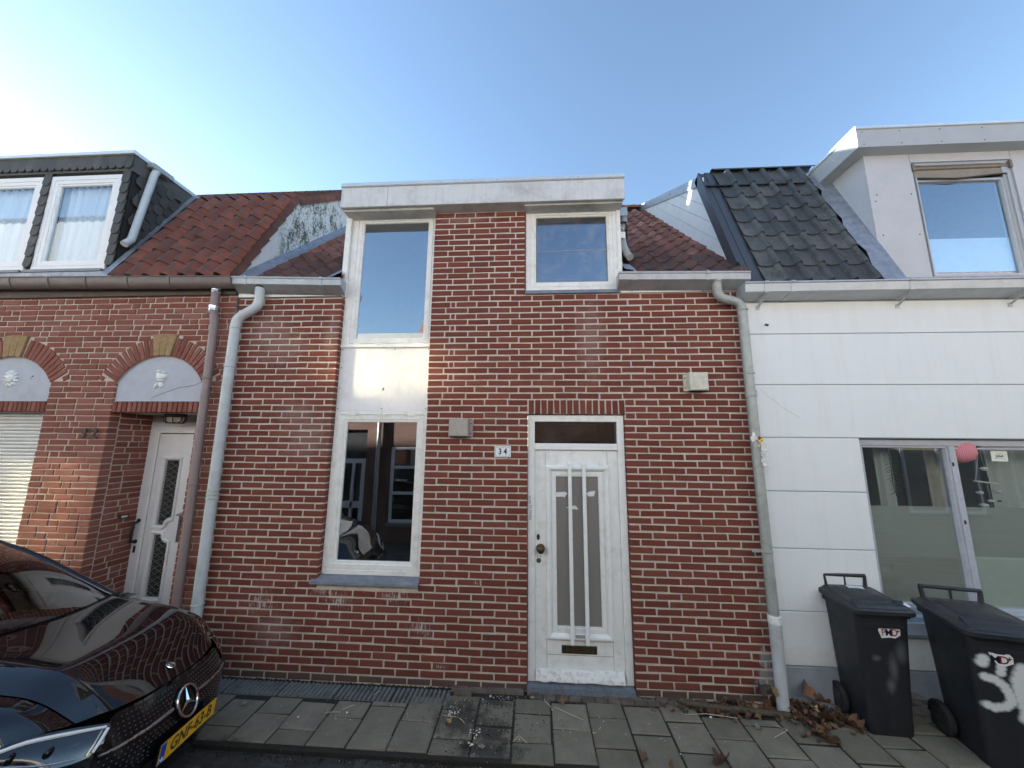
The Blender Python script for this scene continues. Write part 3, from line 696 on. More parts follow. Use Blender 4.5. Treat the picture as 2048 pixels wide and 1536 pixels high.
for t, x in (('3', -.318), ('4', -.268)):
    me = text_data('digit', t, .075, .0006, M_INK, bold=.0022, sx=.85); place('digit', me, NP, loc=(x, -.0168, 2.001))
b = MB(); rgd = random.Random(4)
for i in range(11):
    for z in (1.962, 2.040):
        x = -.360+i*.0134; s_ = .003+.003*(i % 2)
        b.add([(x-s_, -.0168, z), (x, -.0168, z-.003), (x+s_, -.0168, z), (x, -.0168, z+.003)], [(0, 1, 2, 3)])
for i in range(7):
    for x in (-.361, -.225):
        z = 1.967+i*.0115; s_ = .003+.003*(i % 2)
        b.add([(x-.003, -.0168, z), (x, -.0168, z-s_), (x+.003, -.0168, z), (x, -.0168, z+s_)], [(0, 1, 2, 3)])
b.obj('painted_border', M_INK, NP, fix=False)
b = MB(); rgd = random.Random(14); rows = []
for k in range(40):
    z = k*.092; w = .010+rgd.random()*.012; x = -3.130+(rgd.random()-.5)*.012
    rows.append([(x-w, .004, z), (x-w*.4, -.012-rgd.random()*.006, z), (x+w*.5, -.014-rgd.random()*.006, z), (x+w, .004, z)])
b.grid(rows); b.obj('party_joint', simple('crumbling_joint', (.15, .125, .10), .95, var=.4, scale=30, bump=.8), H, fix=False)
# ================================================================== HOUSE 32 (left)
L32 = thing('brick_house', 'pinkish brick house with arched plaster panels, slate dormer and deep door porch', 'house', (-4.6, .1, 0))
DX0, DX1, DZ = -4.345, -3.405, 2.358
SX0, SX1 = -6.10, -5.092
HO = [(DX0, DX1, -.1, 2.47), (SX0, SX1, .75, 2.47)]
ARCH = [(-3.876, .4735, .289, 2.663, (DX0, DX1)), (-5.596, .504, .289, 2.663, (SX0, SX1))]     # centre x, half chord, rise, spring z
def arc_r(a): return (a[1]**2+a[2]**2)/(2*a[2])
TX = .205
b = MB(); gr = .006
wall_holes(b, -7.4, -3.132, -.15, 3.70, [(HO[0][0]-gr, HO[0][1]+gr, -.2, 2.664), (HO[1][0]-gr, HO[1][1]+gr, .74, 2.664), (-4.7, -3.139, 2.664, 3.2), (-6.5, -4.8, 2.664, 3.2)], .008, .30)
for a in ARCH:       # spandrels round the arch
    r = arc_r(a); zc = a[3]+a[2]-r; x0, x1 = ((-4.7, -3.139) if a[0] > -5 else (-6.5, -4.8)); N = 24; a0 = math.asin(a[1]/r)
    pts = [(a[0]-r*math.sin(a0-2*a0*k/N)*1.0, zc+r*math.cos(a0-2*a0*k/N)) for k in range(N+1)]
    for k in range(N):
        (u, z), (v, w) = pts[k], pts[k+1]; b.add([(u, .008, z), (v, .008, w), (v, .008, 3.2), (u, .008, 3.2)], [(0, 1, 2, 3)]); b.add([(u, .008, z), (v, .008, w), (v, .12, w), (u, .12, z)], [(0, 1, 2, 3)])
    b.add([(x0, .008, 2.664), (pts[0][0], .008, 2.664), (pts[0][0], .008, 3.2), (x0, .008, 3.2)], [(0, 1, 2, 3)]); b.add([(pts[-1][0], .008, 2.664), (x1, .008, 2.664), (x1, .008, 3.2), (pts[-1][0], .008, 3.2)], [(0, 1, 2, 3)])
W32 = b.obj('wall', M_MORT32, L32)
# wild bond courses
rg = random.Random(33); specs = []
pz = .0606
def course32(z, x0, x1, y=0.0, ry=0, place_fn=None, holes=True):
    iv = [(x0, x1)]
    if holes:
        for h in HO:
            if h[2] < z < h[3]+.012: iv = sub_interval(iv, h[0], h[1])
        for a in ARCH:
            r = arc_r(a); zc = a[3]+a[2]-r; Ro = r+TX+.008
            if a[3]-.05 < z < zc+Ro:
                hw = math.sqrt(max(0, Ro*Ro-(z-zc)**2)) if z > a[3]+.012 else a[1]
                iv = sub_interval(iv, a[0]-hw, a[0]+hw)
            elif 2.46 < z <= a[3]-.05: iv = sub_interval(iv, a[0]-a[1], a[0]+a[1])
            if 2.93 < z < 3.2: iv = sub_interval(iv, a[0]-.142, a[0]+.142)
    for u, v in iv:
        x = u
        first = True
        while x < v-.02:
            L = .2025 if rg.random() < .74 else .095
            if first: L = rg.choice((.2025, .095, .15, .12)); first = False
            if v-(x+L) < .07: L = v-x
            yield (x+L/2, L-(.010 if x+L < v-.005 else .002)); x += L+.0095
for k in range(60):
    z = 3.655-.028-k*pz
    if z < .0: break
    for cx, L in course32(z, -7.35, -3.142):
        specs.append((Vector((cx, (rg.random()-.5)*.006, z+(rg.random()-.5)*.003)), L, 0, 0, .0505))
# porch side wall, facing right
for k in range(40):
    z = 2.335-k*pz
    if z < 0: break
    for cy, L in course32(z, .10, .455, holes=False):
        specs.append((Vector((DX0+(rg.random()-.5)*.003, cy, z)), L, 0, rad(90), .0505))
for a, (x0, x1) in ((ARCH[0], (DX0, DX1)), (ARCH[1], (SX0, SX1))):      # soldier course
    n = int((x1-x0)/.0528)
    for i in range(n): specs.append((Vector((x0+(i+.5)*(x1-x0)/n, -.002+(rg.random()-.5)*.004, 2.414)), .106, rad(90), 0, .0435))
for a in ARCH:                                                           # arch voussoirs
    r = arc_r(a); zc = a[3]+a[2]-r; a0 = math.asin(a[1]/r)*.985; n = int(2*a0*(r+.1)/.0555)
    for i in range(n):
        t = -a0+(i+.5)*2*a0/n
        if abs(t) < .205: continue
        rm = r+TX/2
        specs.append((Vector((a[0]+rm*math.sin(t), -.004, zc+rm*math.cos(t))), TX-.004, -(rad(90)-t)+rad(0), 0, .0455))
for a in ARCH:                                                           # springers below the arch ends
    r = arc_r(a); zc = a[3]+a[2]-r; a0 = math.asin(a[1]/r)
    for sg in (-1, 1):
        for q in (.042, .118):
            t = a0+q; ri = (a[3]+.022+.022*math.sin(t)-zc)/math.cos(t); Ro = r+TX
            if Ro-ri < .03: continue
            rm = (ri+Ro)/2; specs.append((Vector((a[0]+sg*rm*math.sin(t), -.004, zc+rm*math.cos(t))), Ro-ri-.004, -(rad(90)-sg*t), 0, .0455))
lay_bricks(specs, 'br32', M_BR32, W32, .0505, 300)
M_PLAST = simple('blue_grey_plaster', (.44, .465, .52), .85, var=.05, scale=12, bump=.25, bscale=120, dirt=((.25, .25, .27), .25, 5.0))
M_ORN = simple('white_plaster_ornament', (.74, .77, .75), .6, var=.06, scale=40)
for i, a in enumerate(ARCH):
    r = arc_r(a); zc = a[3]+a[2]-r
    ks = [( -.072), 0, .072]
    for t in ks:          # keystone of three yellow stones
        tt = t/.62; rr0, rr1 = r+.002, r+TX+.030
        b = MB(); w0, w1 = .031*rr0/.62*1.02, .031*rr1/.62*1.18
        s_, c_ = math.sin(tt), math.cos(tt)
        P4 = []
        for rr, w in ((rr0, w0), (rr1, w1)):
            for sg in (-1, 1): P4.append((a[0]+rr*s_+sg*w*c_, zc+rr*c_-sg*w*s_))
        b.prism([P4[0], P4[1], P4[3], P4[2]], -.016, .10, 'xz'); b.obj('keystone', M_SAND, L32)
    N = 28; a0 = math.asin(a[1]/r)
    poly = [(a[0]+a[1], 2.474), (a[0]+a[1], a[3])] + [(a[0]+r*math.sin(a0-2*a0*k/N), zc+r*math.cos(a0-2*a0*k/N)) for k in range(1, N)] + [(a[0]-a[1], a[3]), (a[0]-a[1], 2.474)]
    b = MB(); b.prism(poly, .022, .12, 'xz'); TP = b.obj('arch_panel', M_PLAST, L32)
    if i == 0:
        b = MB(); pts = [(-3.43, 2.674), (-3.50, 2.643), (-3.56, 2.632), (-3.66, 2.618), (-3.77, 2.580), (-3.86, 2.548), (-3.935, 2.515), (-3.95, 2.49)]
        for (u, z), (v, w) in zip(pts[:-1], pts[1:]): b.add([(u, .0205, z+.0025), (u, .0205, z-.0025), (v, .0205, w-.0028), (v, .0205, w+.0028)], [(0, 1, 2, 3)])
        b.obj('crack', M_IRON, TP, fix=False)
        b = MB()       # small bird ornament: round body, wing, head, spread tail
        def ell(cx, cz, rx, rz, dy, rot=0, n=12):
            rings = []
            for q, f in ((0, 1.0), (.6, .85), (.9, .5), (1.0, .05)):
                ring = []
                for k in range(n):
                    t = 2*math.pi*k/n; u, w = rx*f*math.cos(t), rz*f*math.sin(t)
                    ring.append((cx+u*math.cos(rot)-w*math.sin(rot), .022-dy*q, cz+u*math.sin(rot)+w*math.cos(rot)))
                rings.append(ring)
            b.rings(rings, False, True)
        ell(-3.862, 2.730, .050, .036, .035, .35); ell(-3.900, 2.735, .028, .056, .022, .3); ell(-3.905, 2.788, .020, .020, .03); ell(-3.845, 2.778, .017, .015, .03, .4)
        ell(-3.868, 2.690, .038, .011, .03, -.1); ell(-3.915, 2.640, .013, .040, .022, -.35); ell(-3.865, 2.645, .026, .034, .024, .3); ell(-3.843, 2.690, .010, .012, .03)
        b.obj('bird_ornament', M_ORN, TP, smooth=True)
    else:
        b = MB()
        ell(-5.585, 2.716, .050, .055, .040, n=18)
        for k in range(12):
            t = 2*math.pi*k/12+.2; ell(-5.585+.066*math.cos(t), 2.716+.072*math.sin(t), .024, .013, .022, t)
        ell(-5.585, 2.712, .010, .015, .052); ell(-5.605, 2.730, .010, .006, .047); ell(-5.565, 2.730, .010, .006, .047); ell(-5.585, 2.690, .018, .006, .047)
        b.obj('sun_face_ornament', M_ORN, TP, smooth=True)
        b = MB(); b.lathe([(.010, 0), (.010, -.001)], (-5.345, .022, 2.742), 'y', 7); b.lathe([(.006, 0), (.006, -.001)], (-5.36, .022, 2.728), 'y', 6); b.lathe([(.005, 0), (.005, -.001)], (-5.35, .022, 2.712), 'y', 6); b.obj('plaster_chip', M_IRON, TP)
# roller shutter: each slat its own piece
M_SHUT = simple('cream_shutter_slat', (.72, .73, .70), .45, var=.04, dirt=((.45, .43, .38), .3, 5.0))
b = MB(); b.box(SX0-.02, SX1+.0, .16, .18, .74, 2.36); SH = b.obj('roller_shutter', M_DARK, L32)
sl = MB(); z0 = 0; sl.rings([[(x, y, z) for y, z in ((.02, 0), (.004, .002), (-.004, .012), (-.005, .022), (.002, .033), (.02, .036))] for x in (SX0-.01, SX1-.012)])
me = sl.data('slat', M_SHUT, smooth=True)
for k in range(42): place('slat', me, SH, loc=(0, .115, .78+k*.0375))
b = MB(); b.box(SX1-.035, SX1+.004, .06, .16, .75, 2.36); b.obj('guide_rail', M_SHUT, SH)
# porch: ceiling, door frame, door with two grilled lights
PY = .455
b = MB(); b.add([(DX0, .10, 2.362), (DX1, .10, 2.362), (DX1, PY, 2.362), (DX0, PY, 2.362)], [(0, 1, 2, 3)]); b.add([(DX1+.004, .02, 0), (DX1+.004, PY, 0), (DX1+.004, PY, 2.36), (DX1+.004, .02, 2.36)], [(0, 1, 2, 3)]); b.add([(DX0-.008, .02, 0), (DX0-.008, PY, 0), (DX0-.008, PY, 2.362), (DX0-.008, .02, 2.362)], [(0, 1, 2, 3)]); b.obj('porch_lining', M_MORT32, L32, fix=False)
M_UPVC = simple('white_upvc', (.74, .74, .74), .35, var=.03, dirt=((.5, .48, .44), .25, 6.0))
b = MB(); frame4(b, -4.352, -3.40, .0, 2.285, .118, .10, .0, .125, PY-.03, PY+.06); DFR = b.obj('door_frame', M_UPVC, L32)
b = MB(); b.box(DX0, DX1, PY-.028, PY+.05, 2.285, 2.362); b.obj('frame_packer', M_SOFFIT, DFR)
b = MB(); b.sweep_rect(-4.305, -3.45, .03, 2.24, [(0, 0), (.003, -.006), (.060, -.006), (.064, 0)], PY-.03); b.obj('frame_lip', M_UPVC, DFR)
lights = [(-4.122, -3.945, 1.165, 1.862), (-4.122, -3.945, .440, 1.070)]
b = MB(); wall_holes(b, -4.226, -3.505, .02, 2.150, lights, PY-.022, PY+.03); DR = b.obj('door', M_UPVC, L32)
b = MB(); b.box(-4.235, -4.226, PY-.01, PY+.02, .0, 2.16); b.box(-4.235, -3.5, PY-.01, PY+.02, 2.150, 2.160); b.obj('door_seal', M_DARK, DR)
m_ct, nt, bb = new_mat('cathedral_glass'); g = G(nt); p = g.pos()
g.put(bb.inputs['Base Color'], g.mix(g.noise(p, 30, 3), (.020, .024, .024), (.05, .056, .055))); bb.inputs['Roughness'].default_value = .1
g.bump(bb, g.noise(p, 120, 2), .3, .003)
M_GRILL = simple('grille_wire', (.30, .30, .28), .4, metal=.6)
for (x0, x1, z0, z1), topc in zip(lights, (False, True)):
    rx = .085
    cz = z0+.02 if not topc else z1-.02          # the quarter bite towards the middle of the door
    b = MB()
    out = []
    pts = [(x0, z0), (x1-rx, z0)] + [(x1-rx*math.cos(t*math.pi/12)*1.0, z0+rx*math.sin(t*math.pi/12)) for t in range(0, 7)] + [(x1, z1), (x0, z1)] if not topc else \
          [(x0, z0), (x1, z0)] + [(x1-rx*math.cos(t*math.pi/12), z1-rx*math.sin(t*math.pi/12)) for t in range(6, -1, -1)] + [(x0, z1)]
    cx, czz = (x0+x1)/2, (z0+z1)/2
    def offs(pt, d):
        n = len(pt); o = []
        for i in range(n):
            a, c, e = Vector(pt[i-1]), Vector(pt[i]), Vector(pt[(i+1) % n]); t = ((c-a).normalized()+(e-c).normalized()).normalized(); o.append((c.x+t.y*d, c.y-t.x*d))
        return o
    rings = []
    for d, y in ((.048, 0), (.042, -.016), (.028, -.022), (.012, -.012), (.0, -.006), (-.006, .008)): rings.append([(a, PY-.022+y, c) for a, c in offs(pts, d)])
    b.rings(rings, False, False); b.obj('moulding', M_UPVC, DR, smooth=True)
    if not topc:
        b = MB(); b.prism([(x1, z0), (x1, z0+rx)] + [(x1-rx*math.cos(t*math.pi/12), z0+rx*math.sin(t*math.pi/12)) for t in range(6, -1, -1)], PY-.020, PY-.002, 'xz'); b.obj('corner_fill', M_UPVC, DR)
    else:
        b = MB(); b.prism([(x1, z1), (x1, z1-rx)] + [(x1-rx*math.cos(t*math.pi/12), z1-rx*math.sin(t*math.pi/12)) for t in range(6, -1, -1)], PY-.020, PY-.002, 'xz'); b.obj('corner_fill', M_UPVC, DR)
    pane('pane', x0, x1, z0, z1, PY+.012, m_ct, DR)
    b = MB(); n = 11 if not topc else 10; w = x1-x0; h = z1-z0
    for k in range(-3, n+3):
        for sg in (1, -1):
            za = z0+k*h/n; zb = za+sg*w*.62
            def clipz(z, o): return min(max(z, z0), z1)
            t0, t1 = 0.0, 1.0
            dz = zb-za
            lo, hi = (z0-za)/dz, (z1-za)/dz
            lo, hi = min(lo, hi), max(lo, hi); t0 = max(0, lo); t1 = min(1, hi)
            if t1-t0 < .05: continue
            b.tube([(x0+w*t0, PY+.004-.004*sg, za+dz*t0), (x0+w*t1, PY+.004-.004*sg, za+dz*t1)], .0032, 5)
    b.obj('grille', M_GRILL, DR)
b = MB(); b.tube([(-4.288, PY-.035, 1.215), (-4.300, PY-.085, 1.19), (-4.290, PY-.09, 1.14), (-4.302, PY-.088, 1.10), (-4.295, PY-.09, 1.05), (-4.31, PY-.08, 1.01), (-4.312, PY-.035, 1.0)], [.013, .016, .012, .014, .012, .016, .014], 8); b.obj('handle', M_IRON, DR, smooth=True)
for z in (1.215, 1.0): b = MB(); b.lathe([(.022, .0), (.020, -.012), (0, -.014)], (-4.297, PY-.034, z), 'y', 10); b.obj('handle_rose', M_IRON, DR)
b = MB(); b.cbox(-4.313, -4.285, PY-.042, PY-.03, .885, .955, .004); b.obj('key_plate', M_IRON, DR)
b = MB(); b.cbox(-3.735, -3.52, .30, .43, 1.03, 1.30, .01); MBX = b.obj('mailbox', simple('dark_grey_mailbox', (.075, .08, .085), .45), L32)
b = MB(); b.prism([(.285, 1.300), (.43, 1.335), (.43, 1.345), (.28, 1.312)], -3.745, -3.51, 'yz'); b.obj('lid', M_SILL, MBX)
b = MB(); b.box(-3.70, -3.60, .296, .300, 1.20, 1.26); b.obj('label_window', M_DARK, MBX)
b = MB(); b.box(DX0+.002, DX0+.016, .245, .335, 1.262, 1.300); DB = b.obj('doorbell', M_IRON, L32)
b = MB(); b.box(DX0+.016, DX0+.020, .262, .318, 1.272, 1.290); b.obj('button', simple('bell_button', (.75, .75, .72), .4), DB)
# bulkhead lamp under the porch ceiling
b = MB(); b.rings([[(-3.89+rx*math.cos(t), .25+ry*math.sin(t), z) for t in [2*math.pi*k/16 for k in range(16)]] for rx, ry, z in ((.115, .075, 2.362), (.115, .075, 2.335), (.10, .06, 2.325))]); LA = b.obj('wall_lamp', M_IRON, L32, smooth=True)
b = MB(); b.rings([[(-3.89+rx*math.cos(t), .25+ry*math.sin(t), z) for t in [2*math.pi*k/16 for k in range(16)]] for rx, ry, z in ((.092, .052, 2.328), (.090, .050, 2.29), (.065, .035, 2.272))]); b.obj('lamp_glass', simple('milky_lamp_glass', (.50, .44, .34), .25), LA, smooth=True)
b = MB()
for y in (.22, .28): b.tube([(-3.995, y, 2.335), (-3.99, y, 2.285), (-3.96, y, 2.266), (-3.82, y, 2.266), (-3.79, y, 2.285), (-3.785, y, 2.335)], .006, 6)
for x in (-3.93, -3.85): b.tube([(x, .18, 2.335), (x, .185, 2.285), (x, .21, 2.264), (x, .29, 2.264), (x, .315, 2.285), (x, .32, 2.335)], .006, 6)
b.obj('lamp_cage', M_IRON, LA)
for t, x in (('3', -4.578), ('2', -4.462)):
    me = text_data('digit', t, .135, .005, M_IRON, bold=.003, shear=.12); place('house_number', me, L32, loc=(x, -.020, 2.138))
# gutter, frieze, brown downpipe
M_BROWN = simple('brown_pvc', (.115, .085, .078), .45, var=.08, dirt=((.2, .18, .16), .35, 7.0))
M_TAUPE = simple('taupe_downpipe', (.255, .195, .185), .5, var=.06, dirt=((.18, .15, .13), .35, 6.0))
b = MB(); b.box(-7.4, -3.14, -.03, .03, 3.61, 3.70); b.obj('frieze_board', simple('brown_board', (.10, .075, .06), .7), L32)
b = MB(); rings = []
for x, z in ((-7.4, 3.815), (-3.105, 3.749)):
    rings.append([(x, -.105+.062*math.cos(t), z-.005+.115*math.sin(t)*.95) for t in [math.pi+math.pi*k/12 for k in range(13)]] + [(x, -.043+.002, z+.008), (x, -.035, z-.01), (x, -.105, z-.03), (x, -.160, z-.008), (x, -.172, z+.004), (x, -.175, z-.006)][::1])
b.rings(rings); GT = b.obj('gutter', M_BROWN, L32, smooth=True)
for x in (-5.15, -4.72, -4.25, -3.78, -5.6, -6.1):
    z = 3.749+(3.815-3.749)*((-3.105-x)/4.295); bb_ = MB()
    bb_.rings([[(xx, -.105+.068*math.cos(t), z-.005+.118*math.sin(t)) for t in [math.pi+math.pi*k/10 for k in range(11)]] + [(xx, -.05, z-.02), (xx, -.16, z-.015)] for xx in (x-.013, x+.013)]); bb_.obj('bracket', M_BROWN, GT, smooth=True)
PB = downpipe([(-3.322, -.075, 3.67), (-3.318, -.075, 3.4), (-3.287, -.075, 3.3), (-3.25, -.075, 1.3), (-3.25, -.075, 0)], .038, L32, M_TAUPE)
M_FOIL = simple('crumpled_foil_tape', (.80, .82, .83), .22, metal=.9, var=.1, bump=.9, bscale=45)
for z, hh in ((3.635, .06), (3.435, .07)): b = MB(); b.lathe([(.039, -hh/2), (.044, -hh/2+.01), (.041, 0), (.045, hh/2-.01), (.039, hh/2)], (-3.32, -.075, z), 'z', 12); b.obj('foil_wrap', M_FOIL, PB)
for z in (3.38, 2.70, 1.67): collar(PB, -3.325+(3.4-z)*.036 if z > 3 else -3.278+(2.7-z)*.02, -.075, z, .039, .02, M_TAUPE)
# roof: steep tiled lower slope, shallower top
A32 = math.atan2(5.24-3.80, .76)
b = MB(); b.add([(-7.4, -.09, 3.77), (-3.15, -.09, 3.77), (-3.15, .69, 5.22), (-7.4, .69, 5.22), (-7.4, 4.3, 8.25), (-3.15, 4.3, 8.25), (-7.4, 7.5, 4.5), (-3.15, 7.5, 4.5)], [(0, 1, 2, 3), (3, 2, 5, 4), (4, 5, 7, 6)]); RF = b.obj('roof', M_DARK, L32, fix=False)  # hidden ridge set high to block stray low sun
p32 = [(i/10*1.03, .033*math.cos(2*math.pi*i/10-.5)) for i in range(11)]
T32 = [pantile(.196, .295, p32, .018, M_TILE32, rg=random.Random(40+i), curl=-.01) for i in range(5)]
TE32 = pantile(.196, .295, p32, .018, M_TILE32, rg=random.Random(49), side=1)
def under_dormer(x, y, z): return x < -4.62 and z > 3.9 and z < 5.0
xs0 = -3.105-10*.196
lay_tiles(RF, T32, xs0, 10, .196, -.11, 3.765, A32, .233, 7, tilt=.075, lift=.035, edge=TE32, jit=.008, rg=random.Random(8), skip=lambda x, y, z: x < -4.62 + 0 and z > 3.75)
A32b = math.atan2(.81, .98)
lay_tiles(RF, T32, xs0, 10, .196, .70, 5.27, A32b, .24, 6, tilt=.07, lift=.035, edge=TE32, jit=.008, rg=random.Random(9))
# side wall above the neighbour's roof, with algae
m_al, nt, bb = new_mat('algae_stained_render'); g = G(nt); p = g.pos()
n1 = g.noise(g.scalev(p, (7, 7, 3.2)), 1.0, 9.0, .75); n2 = g.noise(p, 34.0, 6.0, .7)
f = g.math('ADD', n1, g.math('MULTIPLY', g.math('SUBTRACT', n2, .5), .75))
band = g.math('SUBTRACT', 1.0, g.math('ABSOLUTE', g.math('DIVIDE', g.math('SUBTRACT', g.xyz(p)[1], 1.15), .85)))
c = g.mix(g.math('MULTIPLY', g.ramp(f, .47, .60), g.ramp(band, 0, .35)), (.70, .71, .67), (.115, .12, .095))
g.put(bb.inputs['Base Color'], c); bb.inputs['Roughness'].default_value = .9; g.bump(bb, n2, .4, .01)
b = MB(); b.prism([(-.07, 3.77), (.66, 5.17), (2.6, 6.78), (2.9, 6.55), (0.0, 3.75)], -3.135, -3.112, 'yz'); b.obj('side_wall', m_al, L32)
b = MB(); rr = random.Random(3)
b.rings([[(x, y+dy, rz34(y)+.075+dz) for dy, dz, x in ((0, -.02, -3.112), (0, -.02, -3.085), (0, .015, -3.10), (0, .03, -3.112))] for y in [-.05+i*.1 for i in range(28)]]); b.obj('mortar_fillet', M_MORT32, L32)
for k in range(12):
    d = k*.165; b = MB(); y = .70+d*math.cos(A32b); z = 5.27+d*math.sin(A32b)
    rings = []
    for q, s_ in ((0, 1.0), (.20, .9)):
        yy, zz = y+q*math.cos(A32b), z+q*math.sin(A32b)
        rings.append([(-3.14+.062*s_*math.cos(t), yy-.045*math.sin(t)*math.sin(A32b), zz-.055+.085*s_*math.sin(t)) for t in [math.pi*j/8 for j in range(9)]] + [(-3.20, yy, zz-.08), (-3.078, yy+.02, zz-.085)])
    b.rings(rings); b.obj('verge_tile', M_TILE32, RF, smooth=True)
tv = MB(); tv.rings([[(.04*math.cos(t), -.05+q*.0, .045*math.sin(t)+.0) for t in [math.pi*j/6 for j in range(7)]] for q in (0,)] + [[(.015*math.cos(t), .07, .012*math.sin(t)) for t in [math.pi*j/6 for j in range(7)]]])
place('vent_tile', tv.data('vent_tile', M_TILE32), RF, loc=(-3.93, .245, 4.47), rot=(A32, 0, 0))

# slate-hung dormer
DXR, DYF, DZT = -4.576, -.05, 5.31
b = MB(); wall_holes(b, -7.4, DXR-.012, 3.86, DZT, [(-5.545, -4.68, 3.92, 5.06), (-6.61, -5.65, 3.92, 5.06)], DYF+.014, DYF+.06); b.box(-7.4, DXR-.012, .30, 1.0, 4.0, DZT); b.box(-7.4, DXR-.012, DYF+.06, .3, DZT-.02, DZT); b.box(DXR-.06, DXR-.012, DYF+.06, .3, 3.86, DZT-.02); DO = b.obj('dormer', M_DARK, L32)
b = MB(); b.cbox(-7.4, DXR+.03, DYF-.045, .82, DZT+.0, DZT+.042, .004); b.obj('roof_trim', M_ALU, DO)
b = MB(); b.box(-7.4, DXR+.012, DYF-.012, DYF+.1, DZT-.20, DZT-.0); b.box(DXR-.008, DXR+.010, DYF, .8, DZT-.18, DZT); b.obj('fascia', simple('slate_grey_fascia', (.075, .075, .072), .6), DO)
def slate(w, h, cut=.03):
    s_ = MB(); poly = [(0, 0+cut), (w*.25, 0), (w*.8, 0), (w, cut*1.2), (w, h), (0, h)]
    s_.prism(poly, -.010, 0, 'xz'); return s_.data('slate', M_SLATE)
SLF = slate(.098, .20, .035); SLS = slate(.118, .17, .045)
rgs = random.Random(77)
for k in range(26): place('slate', SLF, DO, loc=(DXR-.09-k*.094, DYF-.022, DZT-.175), rot=(rad(-3), rad((rgs.random()-.5)*3), 0))
for k in range(9):
    for x in (DXR-.088, DXR-.088-.975): place('slate', SLF, DO, loc=(x, DYF-.016-.001*(k % 2), DZT-.36-k*.125), rot=(rad(-4), rad((rgs.random()-.5)*3), 0), scale=(.95, 1, .85))
for k in range(9):
    for i in range(8):
        z = 5.00-k*.125+i*.03; y = -.03+i*.108+(k % 2)*.05
        zr = 3.80+1.895*(y+.09) if y < .69 else 5.24
        if z+.09 < zr or z > 5.10: continue
        place('slate', SLS, DO, loc=(DXR+.014+.002*(k % 2), y, z), rot=(0, 0, rad(90)), scale=(.94, 1, .95)).rotation_euler = (rad(-5+(rgs.random()-.5)*1), rad(24), rad(90))
b = MB(); pts = [(.0+k*.1, 3.80+1.895*(k*.1+.09)) for k in range(8)]
b.grid([[(DXR+.012, y-.03, z+.06), (DXR+.03, y-.035, z+.035), (DXR+.085, y-.04, z+.03)] for y, z in [(-.11+k*.1, 3.775+1.895*k*.1) for k in range(9)]]); b.obj('flashing', M_LEAD, DO, fix=False)
M_CURT = None
m_cu, nt, bb = new_mat('net_curtain'); g = G(nt); p = g.pos()
g.put(bb.inputs['Base Color'], g.mix(g.noise(g.scalev(p, (16, 16, .6)), 1.0, 4.0), (.55, .62, .70), (.80, .84, .88))); bb.inputs['Roughness'].default_value = .9
M_PANE_CURT = glass_mat('dormer_glass', .13, (.9, .95, .97), dirt=.04, refl_col=(.82, .9, 1.0))
for x0, x1 in ((-5.553, -4.672), (-6.62, -5.640)):
    b = MB(); frame4(b, x0, x1, 3.91, 5.075, .055, .055, .055, .055, DYF-.008, DYF+.08); w = b.obj('window', M_UPVC, L32)
    b = MB(); b.sweep_rect(x0+.057, x1-.057, 3.967, 5.018, sash_prof(.066, .008), DYF-.004); b.obj('sash', M_UPVC, w)
    pane('pane', x0+.122, x1-.122, 4.032, 4.953, DYF+.022, M_PANE_CURT, w)
    rows = []; n = 60
    for zz in (3.95, 4.3, 4.7, 5.0): rows.append([(x0+.06+(x1-x0-.12)*i/n, DYF+.10+.014*math.sin(i*.9+zz)+.008*math.sin(i*2.3), zz) for i in range(n+1)])
    b = MB(); b.grid(rows); b.obj('curtain', m_cu, w, smooth='all', fix=False)
    b = MB(); b.box(x0-.02, x1+.02, DYF-.05, DYF+.05, 3.875, 3.905); b.obj('sill', M_SILL, w)
b = MB(); b.box(-7.4, DXR+.05, -.09, .0, 3.80, 3.872); b.obj('flashing', M_LEAD, DO)
b = MB(); b.rings([[(DXR+.02+dx, y, 5.26+dz) for dx, dz in ((0, 0), (.085, 0), (.085, .055), (0, .06))] for y in (.06, .30)]); DBX = b.obj('drain_box', M_ZINC, DO)
b = MB(); b.tube([(DXR+.065, .14, 5.27), (DXR+.06, .12, 5.2), (DXR+.06, .02, 4.30), (DXR+.068, -.045, 4.21)], .036, 12); b.obj('drain_pipe', M_ZINCPIPE, DO, smooth=True)

# ================================================================== HOUSE 36 (right)
W36 = thing('white_house', 'white rendered house with black tiled roof, grey dormer and wide front window', 'house', (3.8, .1, 0))
m_rd, nt, bb = new_mat('white_render'); g = G(nt); p = g.pos()
c = g.mix(g.noise(p, 5.0, 6.0, .6), (.73, .775, .785), (.79, .825, .83)); c = g.mix(g.ramp(g.noise(g.scalev(p, (9, 9, .7)), 1.0, 7.0, .7), .50, .8, 0, .30), c, (.58, .56, .50)); c = g.mix(g.ramp(g.math('ADD', g.ramp(g.xyz(p)[2], .28, .62, 1, 0), g.math('MULTIPLY', g.math('SUBTRACT', g.noise(p, 11.0, 7.0, .7), .5), 1.3)), .5, 1.1, 0, .45), c, (.50, .47, .40)); c = g.mix(g.ramp(g.math('ADD', g.ramp(g.xyz(p)[2], 3.25, 3.44, 0, 1), g.math('MULTIPLY', g.math('SUBTRACT', g.noise(g.scalev(p, (6, 6, 1)), 1.0, 6.0, .7), .5), 1.0)), .4, 1.2, 0, .5), c, (.62, .55, .42))
g.put(bb.inputs['Base Color'], c); bb.inputs['Roughness'].default_value = .85; g.bump(bb, g.noise(p, 190, 4, .75), .55, .004)
M_RENDER = m_rd
m_pl, nt, bb = new_mat('grey_plinth_render'); g = G(nt); p = g.pos()
